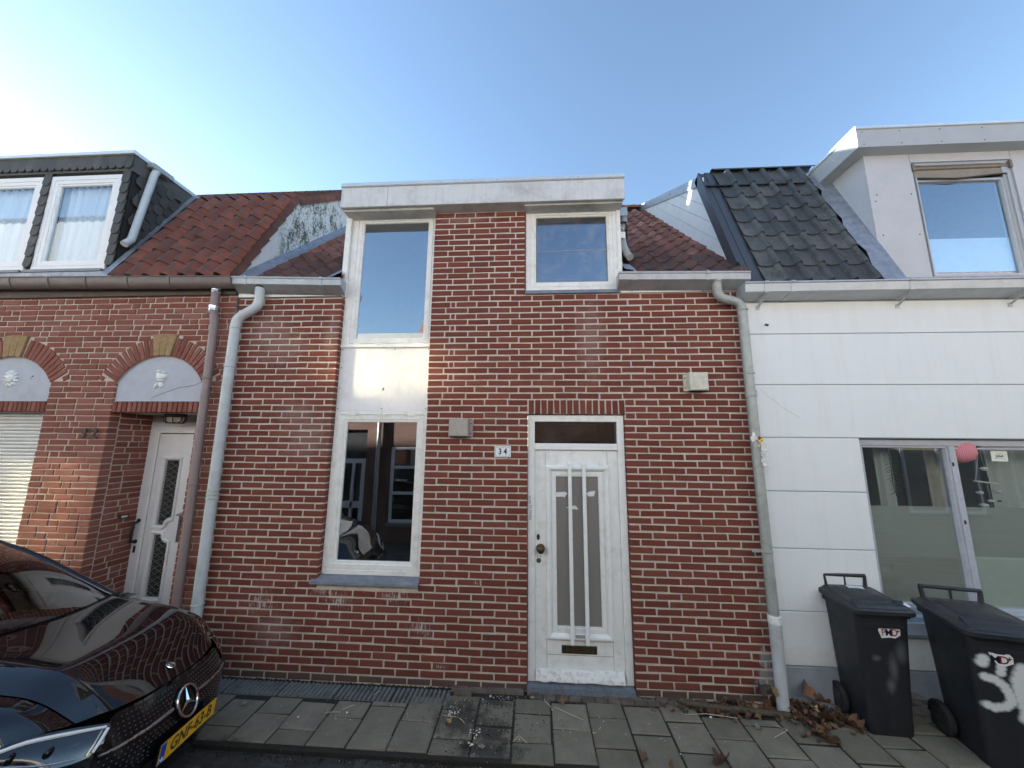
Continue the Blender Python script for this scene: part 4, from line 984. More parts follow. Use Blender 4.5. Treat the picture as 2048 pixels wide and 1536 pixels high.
g.put(bb.inputs['Base Color'], g.mix(g.ramp(g.noise(p, 7.0, 7.0, .7), .4, .75), (.30, .335, .38), (.24, .26, .28))); bb.inputs['Roughness'].default_value = .85; g.bump(bb, g.noise(p, 150, 4, .75), .5, .004)
M_PLINTH = m_pl
RX0, RX1 = 2.022, 7.5
WH = [(2.905, 7.0, .66, 2.150)]
b = MB(); wall_holes(b, RX0, RX1, -.15, 3.52, [(WH[0][0]-.001, WH[0][1], WH[0][2]-.0, WH[0][3]+.001)], .006, .28); WB = b.obj('wall', simple('groove_grey', (.40, .42, .43), .9), W36)
zs = [.292, .706, 1.204, 1.682, 2.153, 2.637, 3.125, 3.44]
for z0, z1 in zip(zs[:-1], zs[1:]):
    b = MB(); x0 = RX0
    segs = [(RX0, RX1)]
    if z0 < 2.14 and z1 > .70: segs = [(RX0, 2.903)]
    for u, v in segs: b.cbox(u, v, -.008, .006, z0+.0035, z1-.0035, .004)
    b.obj('render_band', M_RENDER, WB)
b = MB(); b.cbox(RX0, RX1, -.016, .006, -.1, .290, .004); b.obj('plinth', M_PLINTH, WB)
b = MB(); b.cbox(2.903, RX1, -.0085, .006, .30, .56, .003); b.obj('render_band', M_RENDER, WB)
b = MB()
for (u, z), (v, w) in zip([(2.095, 2.60), (2.16, 2.53), (2.23, 2.47), (2.27, 2.43)], [(2.16, 2.53), (2.23, 2.47), (2.27, 2.43), (2.42, 2.33)]): b.add([(u, -.009, z+.0014), (u, -.009, z-.0014), (v, -.009, w-.0014), (v, -.009, w+.0014)], [(0, 1, 2, 3)])
b.obj('hairline_crack', simple('crack_grey', (.32, .33, .33), .9), WB, fix=False)
b = MB(); b.tube([(2.21, -.008, 3.22), (2.212, -.035, 3.205)], .010, 8); b.obj('hook', M_IRON, WB)
# gutter with struts
M_GUT36 = simple('grey_zinc_gutter', (.45, .48, .49), .45, metal=.35, var=.06, dirt=((.25, .25, .24), .4, 8.0))
b = MB(); prof = [(-.01, 0), (-.165, .0), (-.178, .006), (-.180, -.006), (-.168, -.012), (-.160, -.085), (-.150, -.092), (-.01, -.125)]
b.rings([[(x, y, 3.575+d) for y, d in prof] for x in (1.965, 7.5)]); GT = b.obj('gutter', M_GUT36, W36)
b = MB(); b.add([(1.964, -.01, 3.575), (1.964, -.178, 3.58), (1.964, -.155, 3.49), (1.964, -.01, 3.45)], [(0, 1, 2, 3)]); b.obj('end_cap', M_GUT36, GT, fix=False)
for x in (2.155, 2.39, 3.42, 4.4):
    b = MB(); b.rings([[(xx, y-.004, 3.575+d+(.005 if k < 4 else -.005)) for k, (y, d) in enumerate(prof)] for xx in (x-.018, x+.018)]); b.obj('bracket', M_GUT36, GT)
    if x != 2.39:
        b = MB(); b.rings([[(x+dx, y+dy, z) for dx, dy in ((-.010, 0), (.010, 0), (.010, .012), (-.010, .012))] for y, z in ((-.155, 3.478), (-.012, 3.385))]); b.box(x-.02, x+.012, -.014, -.008, 3.365, 3.40); b.obj('strut', M_GUT36, GT)
# roof
A36 = math.atan2(5.30-3.60, .70)
b = MB(); b.add([(2.05, -.06, 3.56), (3.46, -.06, 3.56), (3.46, .66, 5.27), (2.05, .66, 5.27)], [(0, 1, 2, 3)]); b.add([(2.05, .5, 5.1), (7.5, .5, 5.1), (7.5, .66, 5.27), (2.05, .66, 5.27), (2.05, 2.9, 6.54), (7.5, 2.9, 6.54), (2.05, 6, 3.5), (7.5, 6, 3.5)], [(0, 1, 2, 3), (3, 2, 5, 4), (4, 5, 7, 6)]); RF = b.obj('roof', M_DARK, W36, fix=False)
p36 = [(0, .004), (.12, -.006), (.42, -.010), (.68, -.002), (.74, .026), (.86, .042), (.97, .026), (1.03, .002)]
T36 = [pantile(.205, .30, p36, .026, M_TILE36, rg=random.Random(60+i), curl=.012) for i in range(5)]
A36c = A36
lay_tiles(RF, T36, 2.20, 5, .205, -.075, 3.60, A36c, .235, 8, tilt=.07, lift=.03, jit=.006, rg=random.Random(61), skip=lambda x, y, z: x > 3.55)
b = MB(); b.rings([[(2.2+i*.2, .68+.06*math.cos(t), 5.40+.045*math.sin(t)+ (.012 if i % 1 == 0 else 0)) for t in [math.pi*j/6 for j in range(7)]] for i in range(7)], closed=False); b.obj('ridge_roll', M_TILE36, RF, smooth=True, fix=False)
M_ANTH = simple('anthracite_metal', (.075, .085, .095), .4, metal=.35, var=.05)
def slope(y): return 3.60+(y+.04)*1.70/.70
b = MB()
for (xa, xb, off) in ((2.045, 2.10, .045), (2.10, 2.155, .06), (2.155, 2.21, .035)):
    b.rings([[(xa, y-.02, z+off), (xb, y-.02, z+off), (xb, y+.03, z), (xa, y+.03, z)] for y, z in ((-.05, 3.60), (.665, 5.335))])
b.rings([[(2.02, y-.03, z+.05), (2.044, y-.03, z+.05), (2.044, y+.075, z-.0), (2.02, y+.075, z-.0)] for y, z in ((.05, 3.83), (.665, 5.335))])
b.obj('verge_trim', M_ANTH, RF)
b = MB(); b.rings([[(2.02, y, z+.055), (2.10, y, z+.055), (2.10, y+.02, z-.06), (2.02, y+.02, z-.06)] for y, z in ((.66, 5.29), (2.95, 6.56))]); VT = b.obj('verge_trim', M_ZINC, RF)
for y, z in ((.9, 5.42), (1.5, 5.75), (2.3, 6.2), (2.6, 6.37)): b = MB(); b.lathe([(.012, .0), (.010, -.004)], (2.018, y, z), 'x', 8); b.obj('screw', M_IRON, VT)
M_BOARD = simple('white_cladding_board', (.74, .76, .76), .5, var=.04, streak=.1, dirt=((.5, .5, .48), .3, 6.0))
b = MB(); b.prism([(.02, 3.70), (.68, 5.27), (2.9, 6.50)], 2.046, 2.06, 'yz'); b.obj('side_wall', M_DARK, W36)
for k in range(5):       # boards laid parallel to the lower roof
    o0, o1 = k*.19+.02, (k+1)*.19+.014
    pts = []
    def line_y(o, top):   # y where z=rz34(y)+o meets the edge lines
        if not top: return ((rz34(0)+o)-3.60-.04*1.7/.7)/(1.7/.7-.94)
        return (rz34(0)+o-(5.27-.66*.567))/(.567-.94)
    ya0, ya1 = max(line_y(o0, False), 0), max(line_y(o1, False), 0); yb0, yb1 = line_y(o0, True), line_y(o1, True)
    if yb1 < ya1: yb1 = ya1 = (ya1+yb1)/2
    if yb0 <= ya0: continue
    b = MB(); b.prism([(ya0, rz34(ya0)+o0), (yb0, rz34(yb0)+o0), (yb1, rz34(yb1)+o1), (ya1, rz34(ya1)+o1)], 2.036+.001*k, 2.047, 'yz'); b.obj('board', M_BOARD, W36)
b = MB(); b.add([(2.03, -.06, 3.78), (2.16, -.12, 3.62), (2.10, -.12, 3.585), (1.99, -.05, 3.60)], [(0, 1, 2, 3)]); b.add([(2.03, -.05, 3.60), (2.12, -.09, 3.57), (2.06, .02, 3.5), (2.0, .02, 3.52)], [(0, 1, 2, 3)]); b.obj('flashing', M_ANTH, RF, fix=False)

# grey dormer
M_GREYP = simple('pale_grey_panel', (.50, .515, .53), .6, var=.03, scale=6, bump=.05, dirt=((.35, .35, .35), .2, 7.0))
M_GREYF = simple('grey_fascia', (.40, .42, .425), .55, var=.04, bump=.04)
WY = .105
zl = 3.665
b = MB(); wall_holes(b, 3.45, 7.5, zl, 5.09, [(3.90, 4.862, zl-.1, 4.992)], WY, WY+.02); b.add([(3.446, WY+.001, zl), (3.446, WY+.02, zl), (3.446, .60, 5.09), (3.446, WY+.001, 5.09)], [(0, 1, 2, 3)]); DO = b.obj('dormer', M_GREYP, W36)
b = MB(); b.box(3.52, 7.5, WY+.03, .7, 4.99, 5.08); b.obj('dormer_core', M_DARK, DO)
b = MB(); b.box(3.897, 3.8985, WY-.001, WY+.01, 4.99, 5.085); b.box(4.862, 4.8635, WY-.001, WY+.01, 4.99, 5.085); b.obj('panel_joint', M_DARK, DO)
for x, z in ((3.52, 4.63), (3.855, 4.63), (3.515, 4.18), (3.86, 4.18), (3.88, 3.70), (3.50, 4.56), (4.95, 4.7)): b = MB(); b.lathe([(.007, 0), (.006, -.003)], (x, WY, z), 'y', 8); b.obj('screw', M_IRON, DO)
b = MB(); b.rings([[(3.30, -.02, z), (7.5, -.02, z), (7.5, .75, z), (3.30, .75, z)] for z in (5.085, 5.285)]); FA = b.obj('fascia', M_GREYF, DO)
b = MB(); b.cbox(3.288, 7.5, -.034, .76, 5.287, 5.318, .004); b.obj('roof_trim', M_ALU, DO)
for x in (3.36, 3.72, 4.1, 4.5):
    for z in (5.115, 5.255): b = MB(); b.lathe([(.006, 0), (.005, -.003)], (x, -.02, z), 'y', 8); b.obj('screw', M_IRON, FA)
b = MB(); rr = random.Random(5); rows = []
for k in range(18):
    y = -.10+k*.04; z = slope(y)+.02
    rows.append([(3.235+rr.random()*.025+ (.02 if k % 5 == 0 else 0), y-.05, z+.03), (3.30, y-.05, z+.045+rr.random()*.008), (3.40, y-.04, z+.05), (3.452, y-.03, z+.085)])
b.grid(rows); b.obj('flashing', M_LEAD, DO, smooth=True, fix=False)
b = MB(); b.box(3.43, 7.5, -.05, WY+.03, 3.60, 3.655); b.obj('flashing', M_LEAD, DO)
b = MB(); b.cbox(3.44, 7.5, .06, WY+.03, 3.656, 3.674, .003); b.obj('ledge_trim', M_ALU, DO)
M_ALUF = simple('silver_window_frame', (.42, .435, .43), .4, metal=.3, var=.05)
b = MB(); frame4(b, 3.903, 4.860, 3.676, 4.99, .022, .085, .06, .03, WY+.012, WY+.10); win = b.obj('window', M_ALUF, W36)
b = MB(); b.sweep_rect(3.927, 4.775, 3.738, 4.80, [(0, .03), (0, 0), (.022, 0), (.026, .012), (.03, .03)], WY+.02); b.obj('sash', M_ALUF, win)
b = MB(); b.tube([(3.93, WY+.03, 4.93), (4.84, WY+.03, 4.935)], .028, 10); b.box(3.905, 3.93, WY-.01, WY+.05, 4.89, 4.97); b.box(4.835, 4.86, WY-.01, WY+.05, 4.895, 4.975); b.obj('awning_roll', simple('bronze_awning', (.20, .17, .13), .5, metal=.4, var=.15), win)
b = MB(); b.add([(3.93, WY+.02, 4.91), (4.80, WY+.02, 4.915), (4.80, WY+.012, 4.838), (4.32, WY+.006, 4.792), (3.93, WY+.012, 4.815)], [(0, 1, 2, 3, 4)]); b.obj('awning_cloth', simple('awning_cloth', (.26, .23, .18), .8), win, fix=False)
b = MB(); b.tube([(3.93, WY+.006, 4.812), (4.32, WY+.0, 4.790), (4.80, WY+.006, 4.836)], .007, 6); b.obj('awning_bar', M_IRON, win)
b = MB(); b.box(4.80, 4.815, WY+.0, WY+.02, 3.70, 4.84); b.obj('awning_guide', M_ALUF, win); b = MB(); b.box(3.925, 3.937, WY+.0, WY+.02, 3.70, 4.82); b.obj('awning_guide', M_ALUF, win)
M_PANE_D36 = glass_mat('dormer_glass_right', .26, (.75, .84, .90), dirt=.08, refl_col=(.82, .9, 1.0))
pane('pane', 3.952, 4.748, 3.764, 4.776, WY+.042, M_PANE_D36, win)
m_bl, nt, bb = new_mat('pale_window_screen'); g = G(nt); p = g.pos()
g.put(bb.inputs['Base Color'], g.mix(g.noise(p, 9, 5, .7), (.62, .76, .84), (.78, .86, .90))); bb.inputs['Roughness'].default_value = .7
b = MB(); b.box(3.93, 4.77, WY+.07, WY+.08, 3.74, 4.165); b.obj('window_screen', m_bl, win)
room('room', 3.9, 4.9, WY+.12, 1.0, 3.6, 4.98, simple('blue_grey_room', (.20, .23, .27), .9), W36)

# wide ground-floor window
GY = .05
M_FRM = simple('pale_blue_grey_frame', (.44, .47, .52), .45, var=.06, dirt=((.25, .25, .26), .35, 16.0))
b = MB(); frame4(b, 2.908, 6.9, .70, 2.146, .050, .06, .05, .056, GY, GY+.10); b.box(3.700, 3.752, GY+.002, GY+.09, .751, 2.089); b.box(4.75, 4.80, GY+.002, GY+.09, .751, 2.089); win = b.obj('window', M_FRM, W36)
for x0, x1 in ((2.960, 3.699),): b = MB(); b.sweep_rect(x0, x1, .752, 2.089, [(0, .05), (0, .012), (.016, .012), (.020, .030), (.022, .05)], GY); b.obj('sash', M_FRM, win)
b = MB(); b.cbox(3.755, 4.748, GY+.005, GY+.03, 2.060, 2.075, .003); b.obj('head_bead', M_FRM, win)
M_PANE36 = glass_mat('street_window_glass', .13, (.80, .83, .80), dirt=.03)
pane('pane', 2.980, 3.680, .77, 2.070, GY+.04, M_PANE36, win); pane('pane', 3.752, 4.75, .751, 2.089, GY+.04, M_PANE36, win); pane('pane', 4.80, 6.85, .751, 2.089, GY+.04, M_PANE36, win)
m_ff, nt, bb = new_mat('ribbed_privacy_film'); g = G(nt); p = g.pos()
ln = g.noise(g.scalev(p, (1.5, 1.5, 110)), 1.0, 3.0, .6)
g.put(bb.inputs['Base Color'], g.mix(ln, (.30, .315, .29), (.42, .435, .40))); bb.inputs['Roughness'].default_value = .25; bb.inputs['Specular IOR Level'].default_value = .6
M_FILM = m_ff
for x0, x1 in ((2.98, 3.68), (3.752, 4.75), (4.8, 6.85)): b = MB(); b.box(x0, x1, GY+.045, GY+.047, .752, 1.560); b.obj('privacy_film', M_FILM, win)
b = MB(); b.box(3.754, 4.748, GY+.0415, GY+.0435, .752, 1.150); b.obj('paper_sheet', simple('pale_green_sheet', (.50, .56, .51), .7, var=.06), win)
for x, z in ((2.927, 1.60), (3.712, 1.93), (3.722, 1.44)): b = MB(); b.cbox(x-.008, x+.006, GY-.005, GY, z-.016, z+.016, .002); b.obj('paint_chip', simple('rust_chip', (.05, .025, .02), .8), win)
b = MB(); b.cbox(2.905, 7.0, -.012, GY, .662, .698, .004); b.cbox(2.905, 7.0, -.035, .05, .564, .660, .004); b.obj('sill', simple('pale_blue_sill', (.50, .56, .62), .5, var=.06), win)
b = MB(); b.cbox(2.9, 7.0, -.045, .03, .548, .563, .003); b.obj('sill_edge', M_SILL, win)
room('room', 2.3, 7.4, .28, 3.2, .1, 2.5, simple('dim_living_room', (.30, .27, .24), .9, var=.2, scale=1.5), W36)
m_c2, nt, bb = new_mat('grey_curtain'); g = G(nt); p = g.pos()
g.put(bb.inputs['Base Color'], g.mix(g.noise(g.scalev(p, (12, 12, .5)), 1.0, 3.0), (.40, .43, .42), (.60, .63, .60))); bb.inputs['Roughness'].default_value = .9
def curtain(x0, x1, z0, z1, y, mat, n=30, amp=.02):
    b = MB(); b.grid([[(x0+(x1-x0)*i/n, y+amp*math.sin(i*1.15+zz*.4), zz) for i in range(n+1)] for zz in (z0, (z0+z1)/2, z1)]); return b.obj('curtain', mat, win, smooth='all', fix=False)
curtain(3.30, 3.46, .8, 2.12, .32, m_c2, 12); curtain(2.92, 3.10, .8, 2.12, .36, simple('brown_curtain', (.38, .34, .29), .9), 12)
curtain(3.74, 3.93, .8, 2.12, .30, simple('taupe_curtain', (.45, .41, .36), .9), 10); curtain(4.28, 5.2, .8, 2.12, .30, m_c2, 40)
# things hanging in that window
m_pk, nt, bb = new_mat('pink_paper'); g = G(nt); p = g.obj()
wv = g.n('ShaderNodeTexWave', wave_type='BANDS', bands_direction='X'); wv.inputs['Scale'].default_value = 26; g.put(wv.inputs['Vector'], p)
g.put(bb.inputs['Base Color'], g.mix(wv.outputs['Fac'], (.56, .17, .22), (.70, .30, .34))); bb.inputs['Roughness'].default_value = .8
b = MB(); b.lathe([(.02, .12), (.08, .10), (.125, .04), (.135, -.02), (.115, -.08), (.07, -.115), (.02, -.125)], (0, 0, 0), 'z', 28)
tag(place('paper_lampshade', b.data('paper_lampshade', m_pk, smooth='all'), loc=(3.86, .16, 2.06)), 'pink ribbed paper lampshade hanging behind the wide window of the white house', 'lampshade')
M_CARD = simple('white_card', (.74, .78, .70), .7, var=.03)
b = MB(); b.box(-.068, .068, -.001, .001, -.046, .046)
CD = tag(place('card', b.data('card', M_CARD), loc=(4.150, GY+.0385, 2.005), rot=(0, rad(1.5), 0)), 'small white printed card stuck inside the window glass beside the pink lampshade', 'card')
for t, sz, z in (('– – –', .020, .023), ('Jubel', .032, .0), ('— — — —', .018, -.022)): place('print', text_data('print', t, sz, .0003, M_IRON, bold=.0006), CD, loc=(0, -.0018, z), world=False)
b = MB(); rgx = random.Random(8)
b.tube([(0, 0, 0), (.01, 0, -.15), (0, 0, -.3), (.02, 0, -.42)], .004, 5)
for k in range(34):
    z = -.01-.41*k/34; sgn = 1 if k % 2 else -1; L = .028+.03*rgx.random(); b.tube([(.006, 0, z), (.006+sgn*L, (rgx.random()-.5)*.03, z-L*.5+ (rgx.random()-.5)*.02)], .0022, 4)
tag(place('fir_sprig', b.data('fir_sprig', M_IRON), loc=(3.235, .11, 2.06)), 'dark dried fir sprig hanging in the left pane of the wide window', 'sprig')
M_STICK = simple('pale_driftwood', (.62, .60, .52), .7)
mob = thing('wind_chime', 'driftwood wind chime with strings and pendants hanging under the white card in the window', 'wind chime', (4.06, .14, 1.77))
b = MB(); b.tube([(-.105, 0, .012), (.09, 0, -.012)], .008, 8); b.obj('stick', M_STICK, mob, world=False)
b = MB(); b.tube([(-.09, 0, .012), (-.02, 0, .27)], .003, 4); b.tube([(.03, 0, 0), (-.01, 0, .27)], .002, 4); b.tube([(.0, 0, -.01), (.005, 0, -.21)], .002, 4); b.tube([(-.07, 0, 0), (-.06, 0, -.2)], .002, 4); b.tube([(.07, 0, 0), (.075, 0, -.2)], .002, 4); b.obj('string', M_STICK, mob, world=False)
for x, z, r_, m_ in ((.005, -.16, .022, M_ENAMEL), (-.06, -.20, .034, M_STICK), (-.075, -.09, .026, M_STICK), (.075, -.08, .028, M_STICK), (.0, .12, .03, M_ENAMEL), (.075, -.16, .014, M_IRON)):
    b = MB(); b.lathe([(.0, .6*r_), (.7*r_, .45*r_), (r_, 0), (.7*r_, -.45*r_), (0, -.6*r_)], (x, 0, z), 'z', 10); b.obj('pendant', m_, mob, smooth=True, world=False)
# ================================================================== houses across the street, seen only as reflections
OY = -4.28
m_ob, nt, bb = new_mat('brick_wall_across'); g = G(nt); p = g.pos()
bt = g.n('ShaderNodeTexBrick'); g.put(bt.inputs['Vector'], None) if False else None
cx = g.n('ShaderNodeCombineXYZ'); q = g.xyz(p); nt.links.new(q[0], cx.inputs[0]); nt.links.new(q[2], cx.inputs[1]); nt.links.new(cx.outputs[0], bt.inputs['Vector'])
bt.inputs['Scale'].default_value = 1.0; bt.inputs['Brick Width'].default_value = .215; bt.inputs['Row Height'].default_value = .0625; bt.inputs['Mortar Size'].default_value = .005
bt.inputs['Color1'].default_value = (.13, .065, .045, 1); bt.inputs['Color2'].default_value = (.17, .085, .06, 1); bt.inputs['Mortar'].default_value = (.14, .11, .09, 1)
nt.links.new(bt.outputs['Color'], bb.inputs['Base Color']); bb.inputs['Roughness'].default_value = .9
M_OB = m_ob
M_OW = simple('added_white_wall', (.78, .80, .81), .85, var=.03, dirt=((.6, .58, .55), .3, 2.0))
M_OM = simple('sand_wall_across', (.40, .37, .32), .85, var=.05)
def oppwin(par, x0, x1, z0, z1, bars=(), rails=(), refl=None, fr=.05, bow=0.0, OY=OY):
    b = MB()
    for u, v, c, d in ((x0, x0+fr, z0, z1), (x1-fr, x1, z0, z1), (x0+fr, x1-fr, z0, z0+fr), (x0+fr, x1-fr, z1-fr, z1)): b.box(u, v, OY-.06, OY-.02, c, d)
    for x in bars: b.box(x-.025, x+.025, OY-.058, OY-.022, z0+fr, z1-fr)
    for z in rails: b.box(x0+fr, x1-fr, OY-.056, OY-.018, z-.03, z+.03)
    w = b.obj('window', M_WHITE, par)
    b = MB(); ya = OY-.045
    if bow:
        n = 14; b.grid([[(x0+fr+(x1-x0-2*fr)*i/n, ya+bow*(math.cos((2*i/n-1)*1.5)*math.cos((2*j/n-1)*1.5)), z0+fr+(z1-z0-2*fr)*j/n) for i in range(n+1)] for j in range(n+1)])
        b.obj('pane', refl or M_PANE_OPP, w, smooth='all', fix=False)
    else:
        b.add([(x0+fr, ya, z0+fr), (x1-fr, ya, z0+fr), (x1-fr, ya, z1-fr), (x0+fr, ya, z1-fr)], [(0, 1, 2, 3)]); b.obj('pane', refl or M_PANE_OPP, w, fix=False)
    b = MB(); b.box(x0-.03, x1+.03, OY-.01, OY+.04, z0-.06, z0-.002); b.obj('sill', M_SILL, w)
    return w
def opphouse(label, x0, x1, eave, holes, ridge, wall=None, band=None):
    h = thing('brick_house' if wall is None else 'rendered_house', label, 'house', ((x0+x1)/2, OY-1, 0))
    b = MB(); wall_holes(b, x0, x1, -.1, band or eave, holes, OY-.25, OY); b.obj('wall', wall or M_OB, h)
    if band: b = MB(); b.box(x0, x1, OY-.25, OY+.012, band, eave); b.obj('upper_bounce_wall', M_OW, h)  # white band added to bounce sunlight onto the facades opposite
    if True:
        b = MB(); b.box(x0+.02, x1-.02, OY-4.0, OY-.26, 0, eave); b.obj('core', M_DARK, h)
    a = math.atan2(ridge-eave, 2.4)
    nx = int((x1-x0)/.24); ny = int(2.4/math.cos(a)/.30)
    rows = []
    for j in range(ny*2+1):
        d = (j//2)*.30 + (.0 if j % 2 == 0 else .295); up_ = .03 if j % 2 == 0 else .0
        rows.append([(x0+(x1-x0)*i/(nx*4), OY+.10-d*math.cos(a)*1.0, eave-.02+d*math.sin(a)+up_+.025*math.cos(2*math.pi*i/4)) for i in range(nx*4+1)])
    b = MB(); b.grid(rows); b.add([(x0, OY-2.3, ridge), (x1, OY-2.3, ridge), (x1, OY-5, eave), (x0, OY-5, eave)], [(0, 1, 2, 3)]); b.obj('roof', M_TILE34, h, fix=False)
    if wall is None: b = MB(); b.box(x0, x1, OY+.02, OY+.14, eave-.13, eave-.03); b.obj('gutter', M_ZINC, h)
    return h
h1 = opphouse('low brick terrace with white door and tall windows across the street, mirrored in the glass', -8.35, 6.5, 4.30, [(-4.62, -3.70, .0, 2.35), (-3.16, -1.7, .36, 2.00), (-.9, .9, .6, 2.0), (1.6, 2.5, 0, 2.3), (3.1, 4.6, .6, 2.0)], 4.95, None, 2.85)
oppwin(h1, -3.14, -1.72, .38, 1.98, bars=(-2.45,), rails=(1.55, 1.0), fr=.06, refl=M_PANE)
oppwin(h1, -.88, .88, .62, 1.98, bars=(0,), fr=.06, refl=M_PANE); oppwin(h1, 3.12, 4.58, .62, 1.98, bars=(3.85,), fr=.06, refl=M_PANE)
for x0, x1 in ((-4.60, -3.72), (1.62, 2.48)):
    b = MB()
    for u, v, c, d in ((x0, x0+.10, .02, 1.72), (x1-.10, x1, .02, 1.72), (x0+.1, x1-.1, .02, .32), (x0+.1, x1-.1, 1.62, 1.72), (x0+.1, x1-.1, .66, .80), (x0+.26, x0+.31, .32, 1.62), (x1-.31, x1-.26, .32, 1.62)): b.box(u, v, OY-.12, OY-.07, c, d)
    dd = b.obj('door', M_WHITE, h1)
    b = MB(); b.box(x0+.1, x1-.1, OY-.13, OY-.121, .32, 1.62); b.obj('pane', M_DARK, dd)
    b = MB(); b.box(x0, x1, OY-.12, OY-.1, 1.74, 2.33); b.obj('transom', M_DARK, h1)
b = MB(); b.tube([(-3.42, OY+.07, 4.2), (-3.40, OY+.07, .02)], .045, 10); b.obj('downpipe', M_ZINC, h1, smooth=True)
b = MB(); b.box(-4.05, 6.4, OY-.3, OY+.12, 4.32, 4.55); b.obj('fascia', simple('pale_fascia_across', (.30, .29, .26), .6, var=.1, streak=.3), h1)
b = MB(); b.prism([(-4.5, 4.56), (-5.3, 5.85), (-5.3, 4.56)], -2.75, 6.4, 'yz'); b.obj('upper_roof', M_TILE34, h1)
h2 = opphouse('taller cream house with upstairs windows across the street to the left', -34, -8.4, 7.6, [], 9.0, M_OM)
# upstairs panes that throw the low sun back across the street
def sun_pane(px, pz, w, h, bow, gap):
    k = abs(OY+.02)/(math.cos(rad(SUN_AZ))*math.cos(rad(SUN_EL)))
    x, z = px - k*math.sin(rad(SUN_AZ))*math.cos(rad(SUN_EL)), pz + k*math.sin(rad(SUN_EL))
    oppwin(h2, x-w/2, x-gap/2, z-h/2, z+h/2, fr=.05, bow=bow, OY=OY+.07); oppwin(h2, x+gap/2, x+w/2, z-h/2, z+h/2, fr=.05, bow=bow, OY=OY+.07)
    return x, z
sun_pane(-1.50, 2.84, 1.30, .66, .0, .16)
sun_pane(-5.05, 1.40, 1.30, 1.10, .0, .28)
h3 = opphouse('cream rendered house across the street to the right', 6.55, 22, 4.6, [], 7.0, M_OM)
oppwin(h3, 7.4, 8.8, .8, 2.2, bars=(8.1,), refl=M_PANE, OY=OY+.07)

# unseen terrace added on the left to keep the low sun off the street
M_OM2 = None
row = thing('rendered_house', 'unseen terrace houses added left of the slate dormer to block the low sun', 'house', (-25, 2, 0))
b = MB(); b.box(-44, -7.42, .0, 7.2, -.1, 3.7); b.obj('wall', M_OW, row)
b = MB(); b.prism([(-.15, 3.7), (.69, 5.22), (4.3, 8.25), (7.6, 3.7)], -44, -7.42, 'yz'); b.obj('roof', M_TILE32, row)
# ================================================================== ground
m_rdm, nt, bb = new_mat('dirty_road'); g = G(nt); p = g.pos()
n1 = g.noise(p, 3.0, 8.0, .7); n2 = g.noise(p, 70.0, 5.0, .75); n3 = g.noise(p, 16.0, 6.0, .7)
c = g.mix(g.ramp(n1, .35, .7), (.020, .020, .019), (.058, .058, .053)); c = g.mix(g.ramp(n3, .45, .72, 0, .55), c, (.085, .085, .075))
c = g.mix(g.ramp(n2, .60, .74, 0, .6), c, (.12, .118, .11))
g.put(bb.inputs['Base Color'], c); bb.inputs['Roughness'].default_value = .85; g.bump(bb, g.math('ADD', n2, g.math('MULTIPLY', n3, 1.5)), .8, .012)
b = MB(); N = 60
b.grid([[(-40, -8.5+(7.82)*j/8, -.035), (40, -8.5+7.82*j/8, -.035)] for j in range(9)])
b.add([(-300, -300, -.06), (300, -300, -.06), (300, 300, -.06), (-300, 300, -.06)], [(0, 1, 2, 3)])
road = b.obj('road', m_rdm, fix=False); road['kind'] = 'structure'
m_pv, nt, bb = new_mat('grey_concrete_paver'); g = G(nt); p = g.pos(); r = g.rnd()
c = g.mix(r, (.170, .154, .115), (.25, .228, .175)); c = g.mix(g.ramp(g.noise(p, 6.0, 7.0, .7), .4, .7, 0, .5), c, (.10, .094, .066))
c = g.mix(g.ramp(g.noise(p, 160.0, 3.0, .7), .56, .70, 0, .55), c, (.34, .33, .30)); c = g.mix(g.ramp(g.noise(p, 2.0, 5.0, .6), .55, .75, 0, .5), c, (.085, .095, .06))
sp = g.blobs(p, [((-.55, -.33, 0), (.30, .30, 1)), ((-.32, -.45, 0), (.20, .22, 1)), ((-.33, -.14, 0), (.2, .1, 1)), ((-2.15, -.72, 0), (.3, .12, 1)), ((-.3, -.62, 0), (.35, .14, 1))])
f = g.math('ADD', sp, g.math('MULTIPLY', g.math('SUBTRACT', g.noise(p, 14.0, 7.0, .7), .5), 1.8))
c = g.mix(g.ramp(f, .15, .7, 0, .8), c, (.026, .024, .020))
g.put(bb.inputs['Base Color'], c); bb.inputs['Roughness'].default_value = .9; g.bump(bb, g.math('ADD', g.noise(p, 220, 4, .8), g.noise(p, 40, 4, .7)), .7, .004)
M_PAVER = m_pv
M_SOIL = simple('joint_soil', (.024, .022, .017), .95, var=.4, scale=40, bump=.8)
b = MB(); b.box(-9, 8, -.70, .02, -.10, -.008)
PV = b.obj('pavement', M_SOIL); PV['kind'] = 'structure'
rgp = random.Random(17)
def paver_mesh(w, d, h, n, mat, name='paver', c=.006):
    L = []
    for i in range(n):
        b = MB(); t = MB(); t.cbox(-w/2, w/2, 0, h, -d/2, d/2, c, .003, rgp)
        L.append(MB().add([(x, z, -y) for x, y, z in t.v], t.f).data(name, mat))
    return L
PM = paver_mesh(.281, .278, .035, 8, M_PAVER, c=.009)
PX = .288
def clipped_paver(x0, x1, y0, y1):
    w, d = x1-x0-.008-rgp.random()*.003, y1-y0-.009-rgp.random()*.003
    if d < .03: return
    place('paver', rgp.choice(PM), PV, loc=((x0+x1)/2+(rgp.random()-.5)*.003, (y0+y1)/2, .0+(rgp.random()-.5)*.010), rot=(rad((rgp.random()-.5)*2.0), rad((rgp.random()-.5)*2.0), rad((rgp.random()-.5)*1.2)), scale=(w/.281, d/.278, 1))
